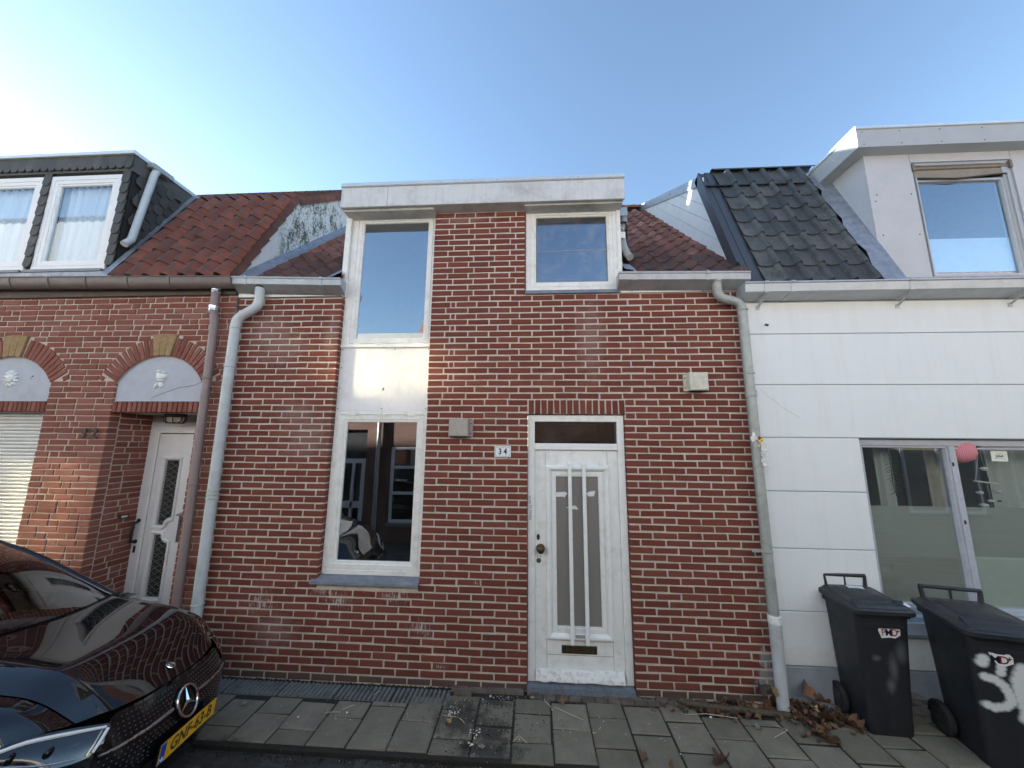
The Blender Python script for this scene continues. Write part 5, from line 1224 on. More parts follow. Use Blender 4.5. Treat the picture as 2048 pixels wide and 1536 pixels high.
for n in range(-26, 24):
    x0 = .1325+n*PX; x1 = x0+PX
    ytop = -.205 if x1 < -.69 else (-.088 if x0 < 1.0 else -.02)
    if x1 > -.75 and x0 < -.7: ytop = -.088
    if 1.0 < x0 < 1.8 and n in (3, 4, 5, 6): ytop = -.175 if x0 < 1.7 else -.10
    off = -.39 if n % 2 == 0 else -.245
    ylim = -.665 if x0 < -.3 else (-.70 if x0 < 1.2 else -1.3)
    y = off+.285*3
    while y > ylim:
        ya, yb = y-.285, y
        yb2 = min(yb, ytop); ya2 = max(ya, ylim+(rgp.random()-.5)*.02)
        if yb2-ya2 > .03: clipped_paver(x0, x1, ya2, yb2)
        y -= .285
# ribbed tiles along the wall
rb = MB()
w = .478
prof = []
for i in range(12):
    x = -w/2+.004+i*(w-.008)/12; s_ = (w-.008)/12
    prof += [(x+s_*.06, -.012), (x+s_*.22, 0), (x+s_*.72, 0), (x+s_*.88, -.012)]
rb.rings([[(x, y, z) for x, z in prof]+[(w/2, y, -.03), (-w/2, y, -.03)] for y in (-.083, .083)])
me = rb.data('ribbed_tile', simple('blue_grey_ribbed_concrete', (.155, .165, .158), .85, var=.25, scale=14, bump=.5, bscale=150, dirt=((.03, .03, .026), .6, 8.0)))
for k in range(7): place('ribbed_tile', me, PV, loc=(-.935-k*.481, -.117+(rgp.random()-.5)*.004, .004+(rgp.random()-.5)*.004), rot=(rad((rgp.random()-.5)*1.2), 0, rad((rgp.random()-.5)*.8)))
# small clinkers in front of the door
M_CLINK = tile_mat('worn_clinker', ((.13, .105, .085), (.165, .13, .105), (.20, .165, .135)), None, .3, (.045, .040, .034), .9)
CM = paver_mesh(.100, .048, .03, 4, M_CLINK, 'clinker', .005)
for r_, y in enumerate((-.012, -.062)):
    x = -.68+(r_ % 2)*.03
    while x < 1.42:
        if not (r_ == 1 and -.55 < x < -.12): place('clinker', rgp.choice(CM), PV, loc=(x+.05, y-.004*(x > .3), .006+(rgp.random()-.5)*.008 + (.012 if x < -.05 else 0)), rot=(rad((rgp.random()-.5)*6), rad((rgp.random()-.5)*5), rad((rgp.random()-.5)*5)), scale=(1 if x > -.1 else 1.5, 1, 1))
        x += .106 if x > -.1 else .155
# cobbled edge of the road, mostly buried under dirt
KM = paver_mesh(.205, .10, .04, 3, simple('dirty_kerb_brick', (.050, .050, .047), .9, var=.4, scale=18, bump=.6), 'kerb_brick')
for k in range(26):
    for j in range(3):
        if rgp.random() < .62: place('kerb_brick', rgp.choice(KM), road, loc=(-2.6+k*.215+(j % 2)*.1, -.755-j*.11+(rgp.random()-.5)*.01, -.036+rgp.random()*.010), rot=(rad((rgp.random()-.5)*3), rad((rgp.random()-.5)*3), rad((rgp.random()-.5)*3)))
# ================================================================== parked car
m_cp, nt, bb = new_mat('black_car_paint'); g = G(nt); p = g.pos()
bb.inputs['Base Color'].default_value = (.0045, .005, .0075, 1); bb.inputs['Roughness'].default_value = .5; bb.inputs['Specular IOR Level'].default_value = .0
bb.inputs['Coat Weight'].default_value = 1.0; bb.inputs['Coat Roughness'].default_value = .015; bb.inputs['Coat IOR'].default_value = 1.75
M_CAR = m_cp
M_PIANO = simple('gloss_black_plastic', (.006, .006, .007), .12, var=.0)
M_CHROME = simple('chrome', (.72, .73, .74), .12, metal=1.0, var=.02)
M_SATIN = simple('satin_silver', (.50, .50, .50), .3, metal=.9, var=.03)
M_RUBBER = simple('tyre_rubber', (.02, .02, .02), .85, var=.2)
M_CARGL = glass_mat('car_glass', .13, (.50, .56, .52), dirt=.0)
M_CABIN = simple('car_interior', (.015, .015, .016), .8, var=.2)
CS = .833
CAR = thing('parked_car', 'glossy black car parked nose-in by the brick houses with yellow plate and star badge', 'car', (-2.105, -1.14, .0), (-.105, .055, .198))
CAR.scale = (CS, CS, CS)
def crm(P, t):
    n = len(P)-1; i = min(int(t*n), n-1); f = t*n-i
    p0, p1, p2, p3 = P[max(i-1, 0)], P[i], P[i+1], P[min(i+2, n)]
    if i == 0: p0 = p1*2-p2
    if i+2 > n: p3 = p2*2-p1
    return (p1*2+(p2-p0)*f+(p0*2-p1*5+p2*4-p3)*f*f+(p1*3-p0-p2*3+p3)*f**3)*.5
def patch(net, nu, nv):
    net = [[Vector(q) for q in r] for r in net]
    cols = [[crm(r, j/nv) for j in range(nv+1)] for r in net]
    return [[crm([c[j] for c in cols], i/nu) for j in range(nv+1)] for i in range(nu+1)]
def sstep(a, b_, x):
    t = min(max((x-a)/(b_-a), 0), 1); return t*t*(3-2*t)
def L(q):          # (forward, right, up) -> local, with the rising bonnet line
    u, v, w = q
    return (u, -v, w + (.16*sstep(-.05, .55, -u) + .04*sstep(.5, 1.6, -u))*min(max((w-.35)/.25, 0), 1))
def mirror_net(net): return [[(u, -v, w) for u, v, w in reversed(r[1:])]+list(r) for r in net]
def panel(name, net, nu, nv, mat, parent=None, both=False, full=False, smooth='all'):
    if full: net = mirror_net(net)
    pts = patch(net, nu, nv)
    b = MB(); b.grid([[L(q) for q in r] for r in pts]); o = b.obj(name, mat, parent or CAR, smooth=smooth, world=False, fix=False)
    if both:
        b = MB(); b.grid([[L((q[0], -q[1], q[2])) for q in r] for r in pts]); b.obj(name, mat, parent or CAR, smooth=smooth, world=False, fix=False)
    return o
HOOD = [[(-.130, 0, .748), (-.142, .24, .748), (-.185, .44, .742), (-.215, .50, .735), (-.275, .60, .712)],
        [(-.36, 0, .838), (-.37, .26, .840), (-.39, .47, .842), (-.41, .535, .832), (-.45, .655, .785)],
        [(-.70, 0, .905), (-.70, .28, .908), (-.71, .50, .912), (-.72, .575, .900), (-.74, .70, .845)],
        [(-1.03, 0, .958), (-1.06, .32, .958), (-1.13, .54, .955), (-1.17, .61, .942), (-1.23, .735, .903)]]
HO_ = panel('hood', HOOD, 28, 48, M_CAR, full=True)
FEN = [[(-.280, .606, .708), (-.345, .715, .700), (-.42, .80, .675), (-.47, .842, .645)],
       [(-.455, .661, .781), (-.51, .77, .768), (-.57, .85, .722), (-.60, .882, .66)],
       [(-.745, .706, .841), (-.76, .80, .825), (-.79, .876, .765), (-.81, .896, .66)],
       [(-1.235, .741, .899), (-1.25, .83, .880), (-1.28, .885, .80), (-1.30, .898, .66)]]
panel('fender', FEN, 20, 14, M_CAR, both=True)
SIDE = [[(u, .86+.01*(u > -1.4), .895), (u, .893, .80), (u, .90, .66), (u, .893, .48), (u, .87, .30)] for u in (-1.24, -2.0, -2.9, -3.6, -4.05)]
panel('side_panel', SIDE, 16, 12, M_CAR, both=True)
LOWF = [[(-.60, .884, .655), (-.60, .885, .5), (-.60, .87, .30)], [(-.9, .897, .66), (-.9, .897, .66), (-.9, .897, .66)], [(-1.24, .898, .66), (-1.24, .893, .48), (-1.24, .87, .30)]]
panel('arch_panel', LOWF, 8, 6, M_CAR, both=True)
UV = [(0, -.020), (.3, -.032), (.5, -.075), (.62, -.135), (.72, -.215), (.80, -.325), (.86, -.50)]
WV = [(.18, -.060), (.26, -.012), (.34, .008), (.44, .010), (.54, -.004), (.63, -.034), (.70, -.072), (.75, -.118)]
def lerp(T, x):
    if x <= T[0][0]: return T[0][1]
    for (a, p0), (c, p1) in zip(T[:-1], T[1:]):
        if x <= c: t = (x-a)/(c-a); return p0+(p1-p0)*t
    return T[-1][1]
def smo(T, x, h): return (lerp(T, x-h)+2*lerp(T, x)+lerp(T, x+h))/4
def SF(v, w, off=0.0): return (smo(UV, abs(v), .06)+smo(WV, w, .03)+off, v, w)
def wtop(v):
    v = abs(v); return lerp([(0, .742), (.47, .735), (.52, .70), (.57, .625), (.68, .600), (.78, .600), (.86, .62)], v)
b = MB(); rows = []
for j in range(23):
    t = j/22; rows.append([L(SF(v, wtop(v)*(1-t)+.185*t)) for v in [-.86+1.72*i/64 for i in range(65)]])
b.grid(rows); BU = b.obj('bumper', M_CAR, CAR, smooth='all', world=False, fix=False)
# grille, studs, louvre, star
def GW(w):  # half width of the grille at a height
    return lerp([(.455, .50), (.50, .575), (.57, .60), (.66, .53), (.728, .475)], w)
b = MB(); rows = []
for j in range(15):
    w = .455+(.728-.455)*j/14; rows.append([L(SF(GW(w)*(2*i/40-1), w, .004)) for i in range(41)])
b.grid(rows); GR = b.obj('grille', M_PIANO, CAR, smooth='all', world=False, fix=False)
b = MB()
for j in range(13):
    w = .470+.0205*j
    if abs(w-.602) < .014: continue
    n = 34
    for i in range(n):
        v = ((i+.5*(j % 2)+.25)/n*2-1)*(GW(w)-.02)
        if math.hypot(v, w-.615) < .112 or (abs(v) < .28 and w < .515): continue
        c = Vector(L(SF(v, w, .007))); s_ = .0042
        b.add([c+Vector((0, -s_*1.7, 0)), c+Vector((0, 0, -s_)), c+Vector((0, s_*1.7, 0)), c+Vector((0, 0, s_)), c+Vector((.004, 0, 0))], [(0, 1, 4), (1, 2, 4), (2, 3, 4), (3, 0, 4)])
o = b.obj('grille_stud', simple('grey_stud', (.20, .20, .21), .35, metal=.8, var=.1), GR, world=False, fix=False); o['kind'] = 'stuff'
for sg in (-1, 1):
    b = MB(); rings = []
    for i in range(15):
        v = sg*(.125+(.575-.125)*i/14); w = .618-.020*(i/14)**1.5; th = .012*(1-(i/14)*.45)
        c = Vector(L(SF(v, w, .014)))
        rings.append([c+Vector((.010, 0, 0)), c+Vector((.004, 0, th)), c+Vector((-.006, 0, th*.8)), c+Vector((-.006, 0, -th*.8)), c+Vector((.004, 0, -th))])
    b.rings(rings); b.obj('louvre', M_SATIN, GR, smooth=True, world=False)
def star(rad_, th, c, tilt, parent, name):
    b = MB(); n = 40; rings = []
    for k in range(n):
        a = 2*math.pi*k/n; rings.append([Vector((math.sin(q)*th*.8, math.cos(a)*(rad_+math.cos(q)*th), math.sin(a)*(rad_+math.cos(q)*th))) for q in [2*math.pi*m/8 for m in range(8)]])
    rings.append(rings[0]); b.rings(rings, False, False)
    for k in range(3):
        a = math.pi/2+2*math.pi*k/3; d = Vector((0, math.cos(a), math.sin(a))); s_ = Vector((0, -math.sin(a), math.cos(a)))
        tip = d*(rad_-.2*th); base = d*0
        b.add([tip, s_*rad_*.17-d*rad_*.08, Vector((th*1.1, 0, 0)), -s_*rad_*.17-d*rad_*.08, Vector((-th*.3, 0, 0))], [(0, 1, 2), (0, 2, 3), (1, 0, 4), (0, 3, 4), (2, 1, 4), (3, 2, 4)])
    Mt = Matrix.Translation(c) @ Matrix.Rotation(-tilt, 4, 'Y')
    b.v = [tuple(Mt @ Vector(v)) for v in b.v]
    return b.obj(name, M_CHROME, parent, smooth=True, world=False)
cst = Vector(L(SF(0, .615, .022)))
b = MB(); b.lathe([(.0, .0), (.092, .0), (.096, -.012), (.0, -.02)], (0, 0, 0), 'x', 28); Mt = Matrix.Translation(cst+Vector((-.006, 0, 0))) @ Matrix.Rotation(-.42, 4, 'Y'); b.v = [tuple(Mt @ Vector(v)) for v in b.v]; b.obj('badge_disc', M_PIANO, GR, smooth=True, world=False)
star(.098, .0095, cst+Vector((.004, 0, 0)), .42, GR, 'star_emblem')
hb = Vector(L((-.200, 0, .784)))
b = MB(); b.lathe([(.0, .004), (.030, .003), (.032, 0)], (0, 0, 0), 'x', 24); Mt = Matrix.Translation(hb) @ Matrix.Rotation(-1.15, 4, 'Y'); b.v = [tuple(Mt @ Vector(v)) for v in b.v]; HB = b.obj('hood_badge', M_CHROME, HO_, smooth=True, world=False)
b = MB(); b.lathe([(.0, .0005), (.0235, 0)], (0, 0, 0), 'x', 24); Mt = Matrix.Translation(hb+Vector((.002, 0, .0046))) @ Matrix.Rotation(-1.15, 4, 'Y'); b.v = [tuple(Mt @ Vector(v)) for v in b.v]; b.obj('badge_field', M_INK, HO_, world=False, fix=False)
star(.020, .0022, hb+Vector((.003, 0, .006)), 1.15, HO_, 'badge_star')
# licence plate
M_YEL = simple('yellow_plate', (.80, .42, .012), .45, var=.03, scale=20); M_BLU = simple('blue_plate_band', (.012, .06, .36), .45, var=.02)
pc = Vector((.030, 0, .452))
b = MB(); b.box(-.008, 0, -.290, .290, -.062, .062)
def plc(b_): b_.v = [tuple(pc+Vector(v)) for v in b_.v]; return b_
PLT = plc(b).obj('plate_holder', M_PIANO, CAR, world=False)
b = MB(); b.box(.0005, .004, -.280, .280, -.055, .055); plc(b).obj('licence_plate', M_YEL, PLT, world=False)
b = MB(); b.box(.0042, .0052, -.280, -.232, -.054, .054); plc(b).obj('plate_band', M_BLU, PLT, world=False)
def platetext(t, size, y, z, mat, sx=1.0, bold=.0, spacing=1.0):
    me = text_data('plate_text', t, size, .0004, mat, sx=sx, bold=bold, spacing=spacing)
    for v in me.vertices: v.co = (pc.x+.0056-v.co.y, pc.y+y+v.co.x, pc.z+z+v.co.z)
    place('plate_text', me, PLT, world=False)
platetext('GNF-63-B', .104, .022, .0, M_IRON, sx=.95, bold=.0022, spacing=1.02); platetext('NL', .034, -.256, -.034, M_ENAMEL, bold=.001)
b = MB(); rows = [[L(SF(v, w, .004)) for v in [-.62+1.24*i/30 for i in range(31)]] for w in (.345, .30, .25, .20)]; b.grid(rows); b.obj('lower_intake', M_PIANO, BU, smooth='all', world=False, fix=False)
# headlights
UPP = [(-.160, .515, .712), (-.225, .580, .708), (-.30, .665, .702), (-.38, .755, .690), (-.47, .838, .655), (-.62, .884, .662)]
LOW = [(-.128, .565, .618), (-.165, .640, .600), (-.225, .72, .595), (-.31, .79, .597), (-.43, .846, .606), (-.60, .884, .645)]
m_hl, nt, bb = new_mat('headlamp_lens'); bb.inputs['Base Color'].default_value = (.012, .013, .015, 1); bb.inputs['Roughness'].default_value = .06; bb.inputs['Coat Weight'].default_value = 1.0; bb.inputs['Coat Roughness'].default_value = .01
M_DRL = simple('white_light_guide', (.78, .80, .82), .2, var=.03)
MID = [tuple((a+c)/2+(.012 if k == 0 else (.010 if k == 1 else 0)) for k, (a, c) in enumerate(zip(p_, q_))) for p_, q_ in zip(UPP, LOW)]
HL = panel('headlight', [UPP, MID, LOW], 10, 24, m_hl)
def hl_pt(t, s_, off=.006):
    a = crm([Vector(q) for q in UPP], t); c = crm([Vector(q) for q in LOW], t); m = crm([Vector(q) for q in MID], t)
    q = crm([a, m, c], s_); return Vector(L(q))+Vector((off*.8, -off*.5, off*.2))
def strip(name, pts, w0, mat):
    b = MB(); b.tube(pts, w0, 6); b.obj(name, mat, HL, smooth=True, world=False)
strip('light_guide', [hl_pt(t, .10+.03*t) for t in [.02+.9*i/14 for i in range(15)]], [.0065+.004*math.sin(i/14*3.1) for i in range(15)], M_DRL)
strip('light_guide', [hl_pt(.10-.10*(1-t), .16+.72*t) for t in [i/6 for i in range(7)]], .0085, M_DRL)
strip('light_guide', [hl_pt(.155-.10*(1-t), .18+.72*t) for t in [i/6 for i in range(7)]], .0050, M_SATIN)
strip('chrome_strip', [hl_pt(.25+.65*i/10, .86) for i in range(11)], .0045, M_SATIN)
for t in (.45, .68):
    c = hl_pt(t, .5, .003); b = MB(); b.lathe([(.026, 0), (.022, .006), (.012, .010), (0, .012)], tuple(c), 'x', 14); b.obj('lens', M_PIANO, HL, smooth=True, world=False)
panel('headlight', [[(u, -v, w) for u, v, w in r] for r in (UPP, MID, LOW)], 10, 24, m_hl)
# windscreen, pillars, roof, glass, tail
WS = [[(-1.075, 0, .962), (-1.11, .32, .958), (-1.19, .56, .946), (-1.30, .715, .918)], [(-1.54, 0, 1.205), (-1.57, .30, 1.20), (-1.65, .525, 1.182), (-1.75, .650, 1.15)], [(-2.02, 0, 1.392), (-2.04, .28, 1.388), (-2.10, .48, 1.372), (-2.18, .595, 1.342)]]
panel('windscreen', WS, 14, 28, M_CARGL, full=True)
for sg in (-1, 1):
    b = MB(); b.tube([L((u, sg*v, w)) for u, v, w in ((-1.20, .748, .890), (-1.32, .735, .932), (-1.55, .702, 1.045), (-1.78, .664, 1.165), (-2.0, .630, 1.265), (-2.24, .600, 1.348), (-2.7, .59, 1.400), (-3.2, .57, 1.36), (-3.6, .56, 1.25))], [.02, .030, .032, .032, .032, .030, .026, .028, .03], 10); b.obj('pillar', M_CAR, CAR, smooth=True, world=False)
b = MB(); rows = [[L((u+(.0 if abs(v) < .3 else -.03), v, w)) for v in [-.72+1.44*i/16 for i in range(17)]] for u, w in ((-1.02, .935), (-1.10, .945), (-1.22, .93))]; b.grid(rows); b.obj('cowl', M_PIANO, CAR, world=False, fix=False)
for y0, y1 in ((-.55, .05), (.02, .58)): b = MB(); b.tube([(-1.10-.12*abs(y0)**2, y0, .972-.05*abs(y0)**2), (-1.125, (y0+y1)/2, .985), (-1.10-.12*abs(y1)**2, y1, .975-.05*abs(y1)**2)], .009, 6); b.obj('wiper', M_IRON, CAR, world=False)
ROOF = [[(-2.02, 0, 1.395), (-2.05, .3, 1.388), (-2.12, .5, 1.372), (-2.18, .60, 1.345)], [(-2.6, 0, 1.435), (-2.6, .3, 1.428), (-2.62, .5, 1.41), (-2.64, .60, 1.385)], [(-3.3, 0, 1.375), (-3.3, .3, 1.37), (-3.3, .48, 1.35), (-3.3, .57, 1.33)], [(-3.7, 0, 1.24), (-3.7, .3, 1.235), (-3.68, .48, 1.22), (-3.66, .55, 1.20)]]
panel('roof', ROOF, 16, 16, M_CAR, full=True)
SG = [[(-1.36, .745, .935), (-1.33, .80, .905), (-1.30, .862, .893)], [(-2.2, .61, 1.335), (-2.2, .73, 1.12), (-2.2, .866, .897)], [(-2.9, .60, 1.37), (-2.9, .73, 1.14), (-2.9, .866, .90)], [(-3.6, .57, 1.22), (-3.65, .70, 1.06), (-3.75, .855, .905)]]
panel('side_window', SG, 14, 8, M_PIANO, both=True)
TAIL = [[(-3.68, 0, 1.24), (-3.68, .3, 1.235), (-3.66, .55, 1.20), (-3.72, .84, .91)], [(-4.0, 0, 1.02), (-4.0, .3, 1.02), (-3.98, .6, .98), (-3.95, .87, .88)], [(-4.32, 0, .80), (-4.31, .3, .80), (-4.22, .6, .80), (-4.02, .89, .78)], [(-4.36, 0, .45), (-4.35, .3, .45), (-4.26, .6, .46), (-4.04, .885, .48)], [(-4.28, 0, .26), (-4.27, .3, .26), (-4.2, .6, .27), (-4.04, .87, .30)]]
panel('tail', TAIL, 16, 14, M_CAR, full=True)
b = MB(); b.box(-4.0, -.2, -.78, .78, .24, .60); b.obj('underbody', M_CABIN, CAR, world=False)
b = MB(); b.box(-1.75, -1.08, -.70, .70, .6, .90); b.box(-1.80, -1.72, .12, .62, .88, .98); CB = b.obj('dashboard', M_CABIN, CAR, world=False)
b = MB(); n = 24; rings = []
for k in range(n+1):
    a = 2*math.pi*k/n; rings.append([Vector((-1.86+math.sin(q)*.015-(.185*math.sin(a))*.35, .37+math.cos(a)*(.185+math.cos(q)*.015), .93+math.sin(a)*.175*(1+math.cos(q)*.08))) for q in [2*math.pi*m/6 for m in range(6)]])
b.rings(rings, False, False); b.tube([(-1.85, .19, .93), (-1.85, .55, .93)], .018, 6); b.obj('steering_wheel', M_CABIN, CAR, smooth=True, world=False)
for y in (-.36, .36): b = MB(); b.box(-2.75, -2.25, y-.25, y+.25, .5, .72); b.rings([[(x, y+dy, z) for dy in (-.24, .24)]+[(x-.12, y+dy, z) for dy in (.24, -.24)] for x, z in ((-2.68, .7), (-2.86, 1.22))]); b.rings([[(x, y+dy, z) for dy in (-.12, .12)]+[(x-.08, y+dy, z) for dy in (.12, -.12)] for x, z in ((-2.87, 1.22), (-2.92, 1.36))]); b.obj('seat', M_CABIN, CAR, world=False)
b = MB(); b.cbox(-.12, .12, 0, .03, -.035, .035, .01); b.v = [(-1.93-y, x, 1.285+z) for x, y, z in b.v]; b.obj('rear_view_mirror', M_PIANO, CAR, world=False)
for sg in (-1, 1):
    b = MB(); rings = []
    for u, r0 in ((-1.98, .0), (-1.96, .05), (-1.90, .075), (-1.84, .062), (-1.80, .0)): rings.append([(u, sg*(.98+.085*(r0/.075)*math.cos(q)), .97+r0*math.sin(q)) for q in [2*math.pi*k/12 for k in range(12)]])
    b.rings(rings, False, False); b.tube([(-1.88, sg*.86, .99), (-1.88, sg*.93, 1.0)], .022, 6); b.obj('wing_mirror', M_CAR, CAR, smooth=True, world=False)
    for u in (-.86, -3.58):
        b = MB(); b.lathe([(.20, .10), (.30, .105), (.325, .08), (.328, -.06), (.305, -.10), (.2, -.10)], (u, sg*.80, .328), 'y', 28); w = b.obj('wheel', M_RUBBER, CAR, smooth=True, world=False)
        b = MB(); b.lathe([(.0, .03*sg), (.05, .085*sg), (.06, .07*sg), (.19, .09*sg), (.215, .10*sg), (.215, -.05*sg), (0, -.05*sg)], (u, sg*.80-sg*0, .328), 'y', 28)
        for k in range(5):
            a = 2*math.pi*k/5
            b.tube([(u+.04*math.cos(a), sg*(.80+.088), .328+.04*math.sin(a)), (u+.20*math.cos(a), sg*(.80+.098), .328+.20*math.sin(a))], .022, 6)
        b.obj('rim', M_SATIN, w, smooth=True, world=False)

# ================================================================== wheelie bins
def bin_mat(name, blobs, amt, faint=()):
    m, nt, bb = new_mat(name); g = G(nt); p = g.obj(); wp = g.pos()
    c = g.mix(g.noise(p, 14.0, 6.0, .65), (.012, .014, .018), (.022, .024, .029)); c = g.mix(g.ramp(g.noise(g.scalev(p, (20, 20, 4)), 1.0, 7.0, .7), .55, .8, 0, .35), c, (.055, .055, .055))
    if faint:
        f = g.blobs(p, faint); f = g.math('ADD', f, g.math('MULTIPLY', g.math('SUBTRACT', g.noise(p, 12.0, 4.0, .6), .5), .5)); c = g.mix(g.ramp(f, .0, .9, 0, .30), c, (.30, .32, .33))
    if blobs:
        f = g.blobs(p, blobs); f = g.math('ADD', f, g.math('MULTIPLY', g.math('SUBTRACT', g.noise(p, 45.0, 6.0, .75), .5), .55)); c = g.mix(g.ramp(f, .02, .50, 0, amt), c, (.72, .75, .74))
    g.put(bb.inputs['Base Color'], c); g.put(bb.inputs['Roughness'], g.ramp(g.noise(p, 9.0, 5.0), .3, .7, .38, .58)); g.bump(bb, g.noise(p, 180.0, 3.0, .6), .15, .002)
    return m
def rrect(hx, hy, r, cy=0.0, z=0.0, n=5):
    out = []
    for qx, qy, a0 in ((1, 1, 0), (-1, 1, 90), (-1, -1, 180), (1, -1, 270)):
        for k in range(n): a = rad(a0+90*k/(n-1)); out.append((qx*(hx-r)+r*math.cos(a), cy+qy*(hy-r)+r*math.sin(a), z))
    return out
M_LID = simple('dark_bin_lid', (.020, .023, .028), .42, var=.2, scale=16, bump=.08, dirt=((.075, .065, .05), .5, 5.0))
M_NAVYP = simple('navy_print', (.012, .012, .05), .5); M_REDPR = simple('dark_red_print', (.40, .03, .05), .5); M_TANP = simple('tan_print', (.42, .25, .13), .5)
def wheelie_bin(label, loc, rz, mat, s, sticker, peel):
    t = thing('wheelie_bin', label, 'wheelie bin', loc, (0, 0, rz), 'wheelie bins beside the white house'); t.scale = s
    b = MB(); b.rings([rrect(.175, .165, .03, .01, .0), rrect(.180, .175, .035, .01, .035), rrect(.192, .192, .045, .008, .30), rrect(.212, .215, .045, .0, .70), rrect(.220, .225, .045, -.003, .835), rrect(.222, .227, .045, -.003, .845), rrect(.238, .245, .045, -.004, .852), rrect(.240, .247, .045, -.004, .885), rrect(.228, .235, .04, -.004, .886)])
    body = b.obj('body', mat, t, smooth=True, world=False)
    b = MB(); b.rings([[(x, y, z) for x, z in ((-.17, .80), (.17, .80), (.165, .77), (-.165, .77))] for y in (-.227, -.215)]); b.obj('rim_rib', mat, body, world=False)
    for sx in (-1, 1):
        b = MB(); b.rings([[(sx*x, y, z) for y, z in ((-.213, .80), (-.226, .80), (-.229, .845), (-.213, .845))] for x in (.165, .180)]); b.obj('rib', mat, body, world=False)
    b = MB()
    lidr = [rrect(.255, .262, .045, -.012, .872), rrect(.262, .270, .05, -.012, .880), rrect(.262, .270, .05, -.012, .905), rrect(.254, .262, .05, -.012, .914), rrect(.236, .246, .05, -.01, .918), rrect(.222, .232, .05, -.008, .934), rrect(.190, .196, .05, .0, .944), rrect(.165, .165, .05, .01, .942), rrect(.150, .150, .05, .012, .952), rrect(.05, .05, .03, .012, .960)]
    lidr = [[(x, y, z+.055*max(0, (y+.26))) for x, y, z in r] for r in lidr]
    b.rings(lidr); lid = b.obj('lid', M_LID, t, smooth=25, world=False)
    for sx in (-1, 1):
        b = MB(); b.rings([[(sx*x, y, z) for y, z in ((-.262, .905), (-.252, .922), (-.175, .962), (-.165, .955), (-.20, .93))] for x in (.145, .215)]); b.obj('grip', M_LID, lid, world=False)
        b = MB(); b.lathe([(.0, .022), (.105, .022), (.112, .012), (.112, -.012), (.105, -.022), (.0, -.022)], (sx*.222, .150, .112), 'x', 24); w = b.obj('wheel', M_RUBBER, t, smooth=True, world=False)
        b = MB(); b.lathe([(.068, .026), (.060, .018), (.020, .018), (.016, .028), (0, .03)] if sx > 0 else [(.068, -.026), (.060, -.018), (.020, -.018), (.016, -.028), (0, -.03)], (sx*.222, .150, .112), 'x', 18); b.obj('hub', M_LID, w, smooth=True, world=False)
    b = MB(); b.tube([(-.205, .150, .112), (.205, .150, .112)], .012, 8); b.obj('axle', M_IRON, t, world=False)
    b = MB(); b.tube([(-.195, .215, 1.045), (.195, .215, 1.045)], .015, 10)
    for x in (-.182, .0, .182): b.tube([(x*1.05, .215, 1.047), (x, .212, .955), (x, .205, .885)], [.015, .018, .02] if x else [.009, .009, .009], 8)
    b.obj('handle', M_LID, t, smooth=True, world=False)
    # torn sticker with print
    sx0, sz0 = sticker; y_ = -.224+(.845-sz0)*.075
    b = MB(); SS = 1.2; P_ = [(-.078, .018), (-.060, .038), (.0, .034), (.035, .034), (.052, .048), (.072, .022), (.072, -.010), (.035, -.030), (.0, -.026), (-.058, -.032)]
    if peel: P_ = [(-.040, .046), (.0, .034), (.035, .034), (.052, .048), (.072, .022), (.072, -.010), (.035, -.030), (.0, -.026), (-.020, .006)]
    b.prism([(sx0+x*SS, sz0+z*SS) for x, z in P_], -.0010, .0004, 'xz')
    def lay(vs, dy): return [(x, -.2285+(.845-z)*.090-dy+y*.2, z) for x, y, z in vs]
    b.v = lay(b.v, .0); st = b.obj('sticker', M_TAPE, body, world=False)
    for tx, dx, mt, sz in (('P', -.043, M_TANP, .060), ('M', -.008, M_NAVYP, .060), ('D', .031, M_REDPR, .060), ('+', .056, M_NAVYP, .042)):
        if peel and tx == 'P': continue
        me = text_data('print', tx, sz*SS, .0003, mt, bold=.0012)
        for v in me.vertices: v.co = (v.co.x+sx0+dx*SS, -.2285+(.845-(v.co.z+sz0))*.090-.0022+(0 if abs(v.co.y) < 1 else 0), v.co.z+sz0+.003+(.012 if tx == '+' else 0))
        place('print', me, st, world=False)
    return t, lid
B1 = bin_mat('black_bin_plastic', [], 0, [((.12, -.2, .60), (.06, .3, .10)), ((.05, -.2, .48), (.05, .3, .14)), ((.02, -.2, .36), (.05, .3, .08)), ((-.08, -.2, .55), (.05, .3, .03))])
pb = []
def stroke(pts, r):
    for (x0, z0), (x1, z1) in zip(pts[:-1], pts[1:]):
        n = max(2, int(math.hypot(x1-x0, z1-z0)/(r*.7)))
        for k in range(n): pb.append(((x0+(x1-x0)*k/n, -.2, z0+(z1-z0)*k/n), (r, .35, r*.9)))
stroke([(-.150, .72), (-.165, .665)], .045); stroke([(-.150, .60), (-.10, .59), (-.055, .555), (-.03, .50), (-.025, .455), (-.06, .42), (-.12, .405), (-.185, .425)], .040)
stroke([(-.06, .67), (-.07, .61)], .036); stroke([(.05, .68), (.02, .60), (.03, .48), (.05, .40), (.03, .33)], .055)
B2 = bin_mat('sprayed_bin_plastic', pb, .92)
bin1, lid1 = wheelie_bin('black wheelie bin with complete torn sticker, nearer the downpipe and without spray paint', (2.615, -.165, .0), rad(-2), B1, (.84, .74, .96), (.045, .735), False)
bin2, lid2 = wheelie_bin('black wheelie bin sprayed with white paint, cut off by the right edge', (3.19, -.41, .0), rad(-13), B2, (.95, .95, .95), (-.078, .72), True)
b = MB(); b.add([(-.06, .02, .9680), (.06, .03, .9690), (.10, .13, .9745), (-.05, .14, .975)], [(0, 1, 2, 3)]); b.v = [(x, y, z+.006) for x, y, z in b.v]; b.obj('lid_sticker', simple('silver_label', (.62, .66, .68), .3, var=.3, scale=50), lid1, world=False, fix=False)
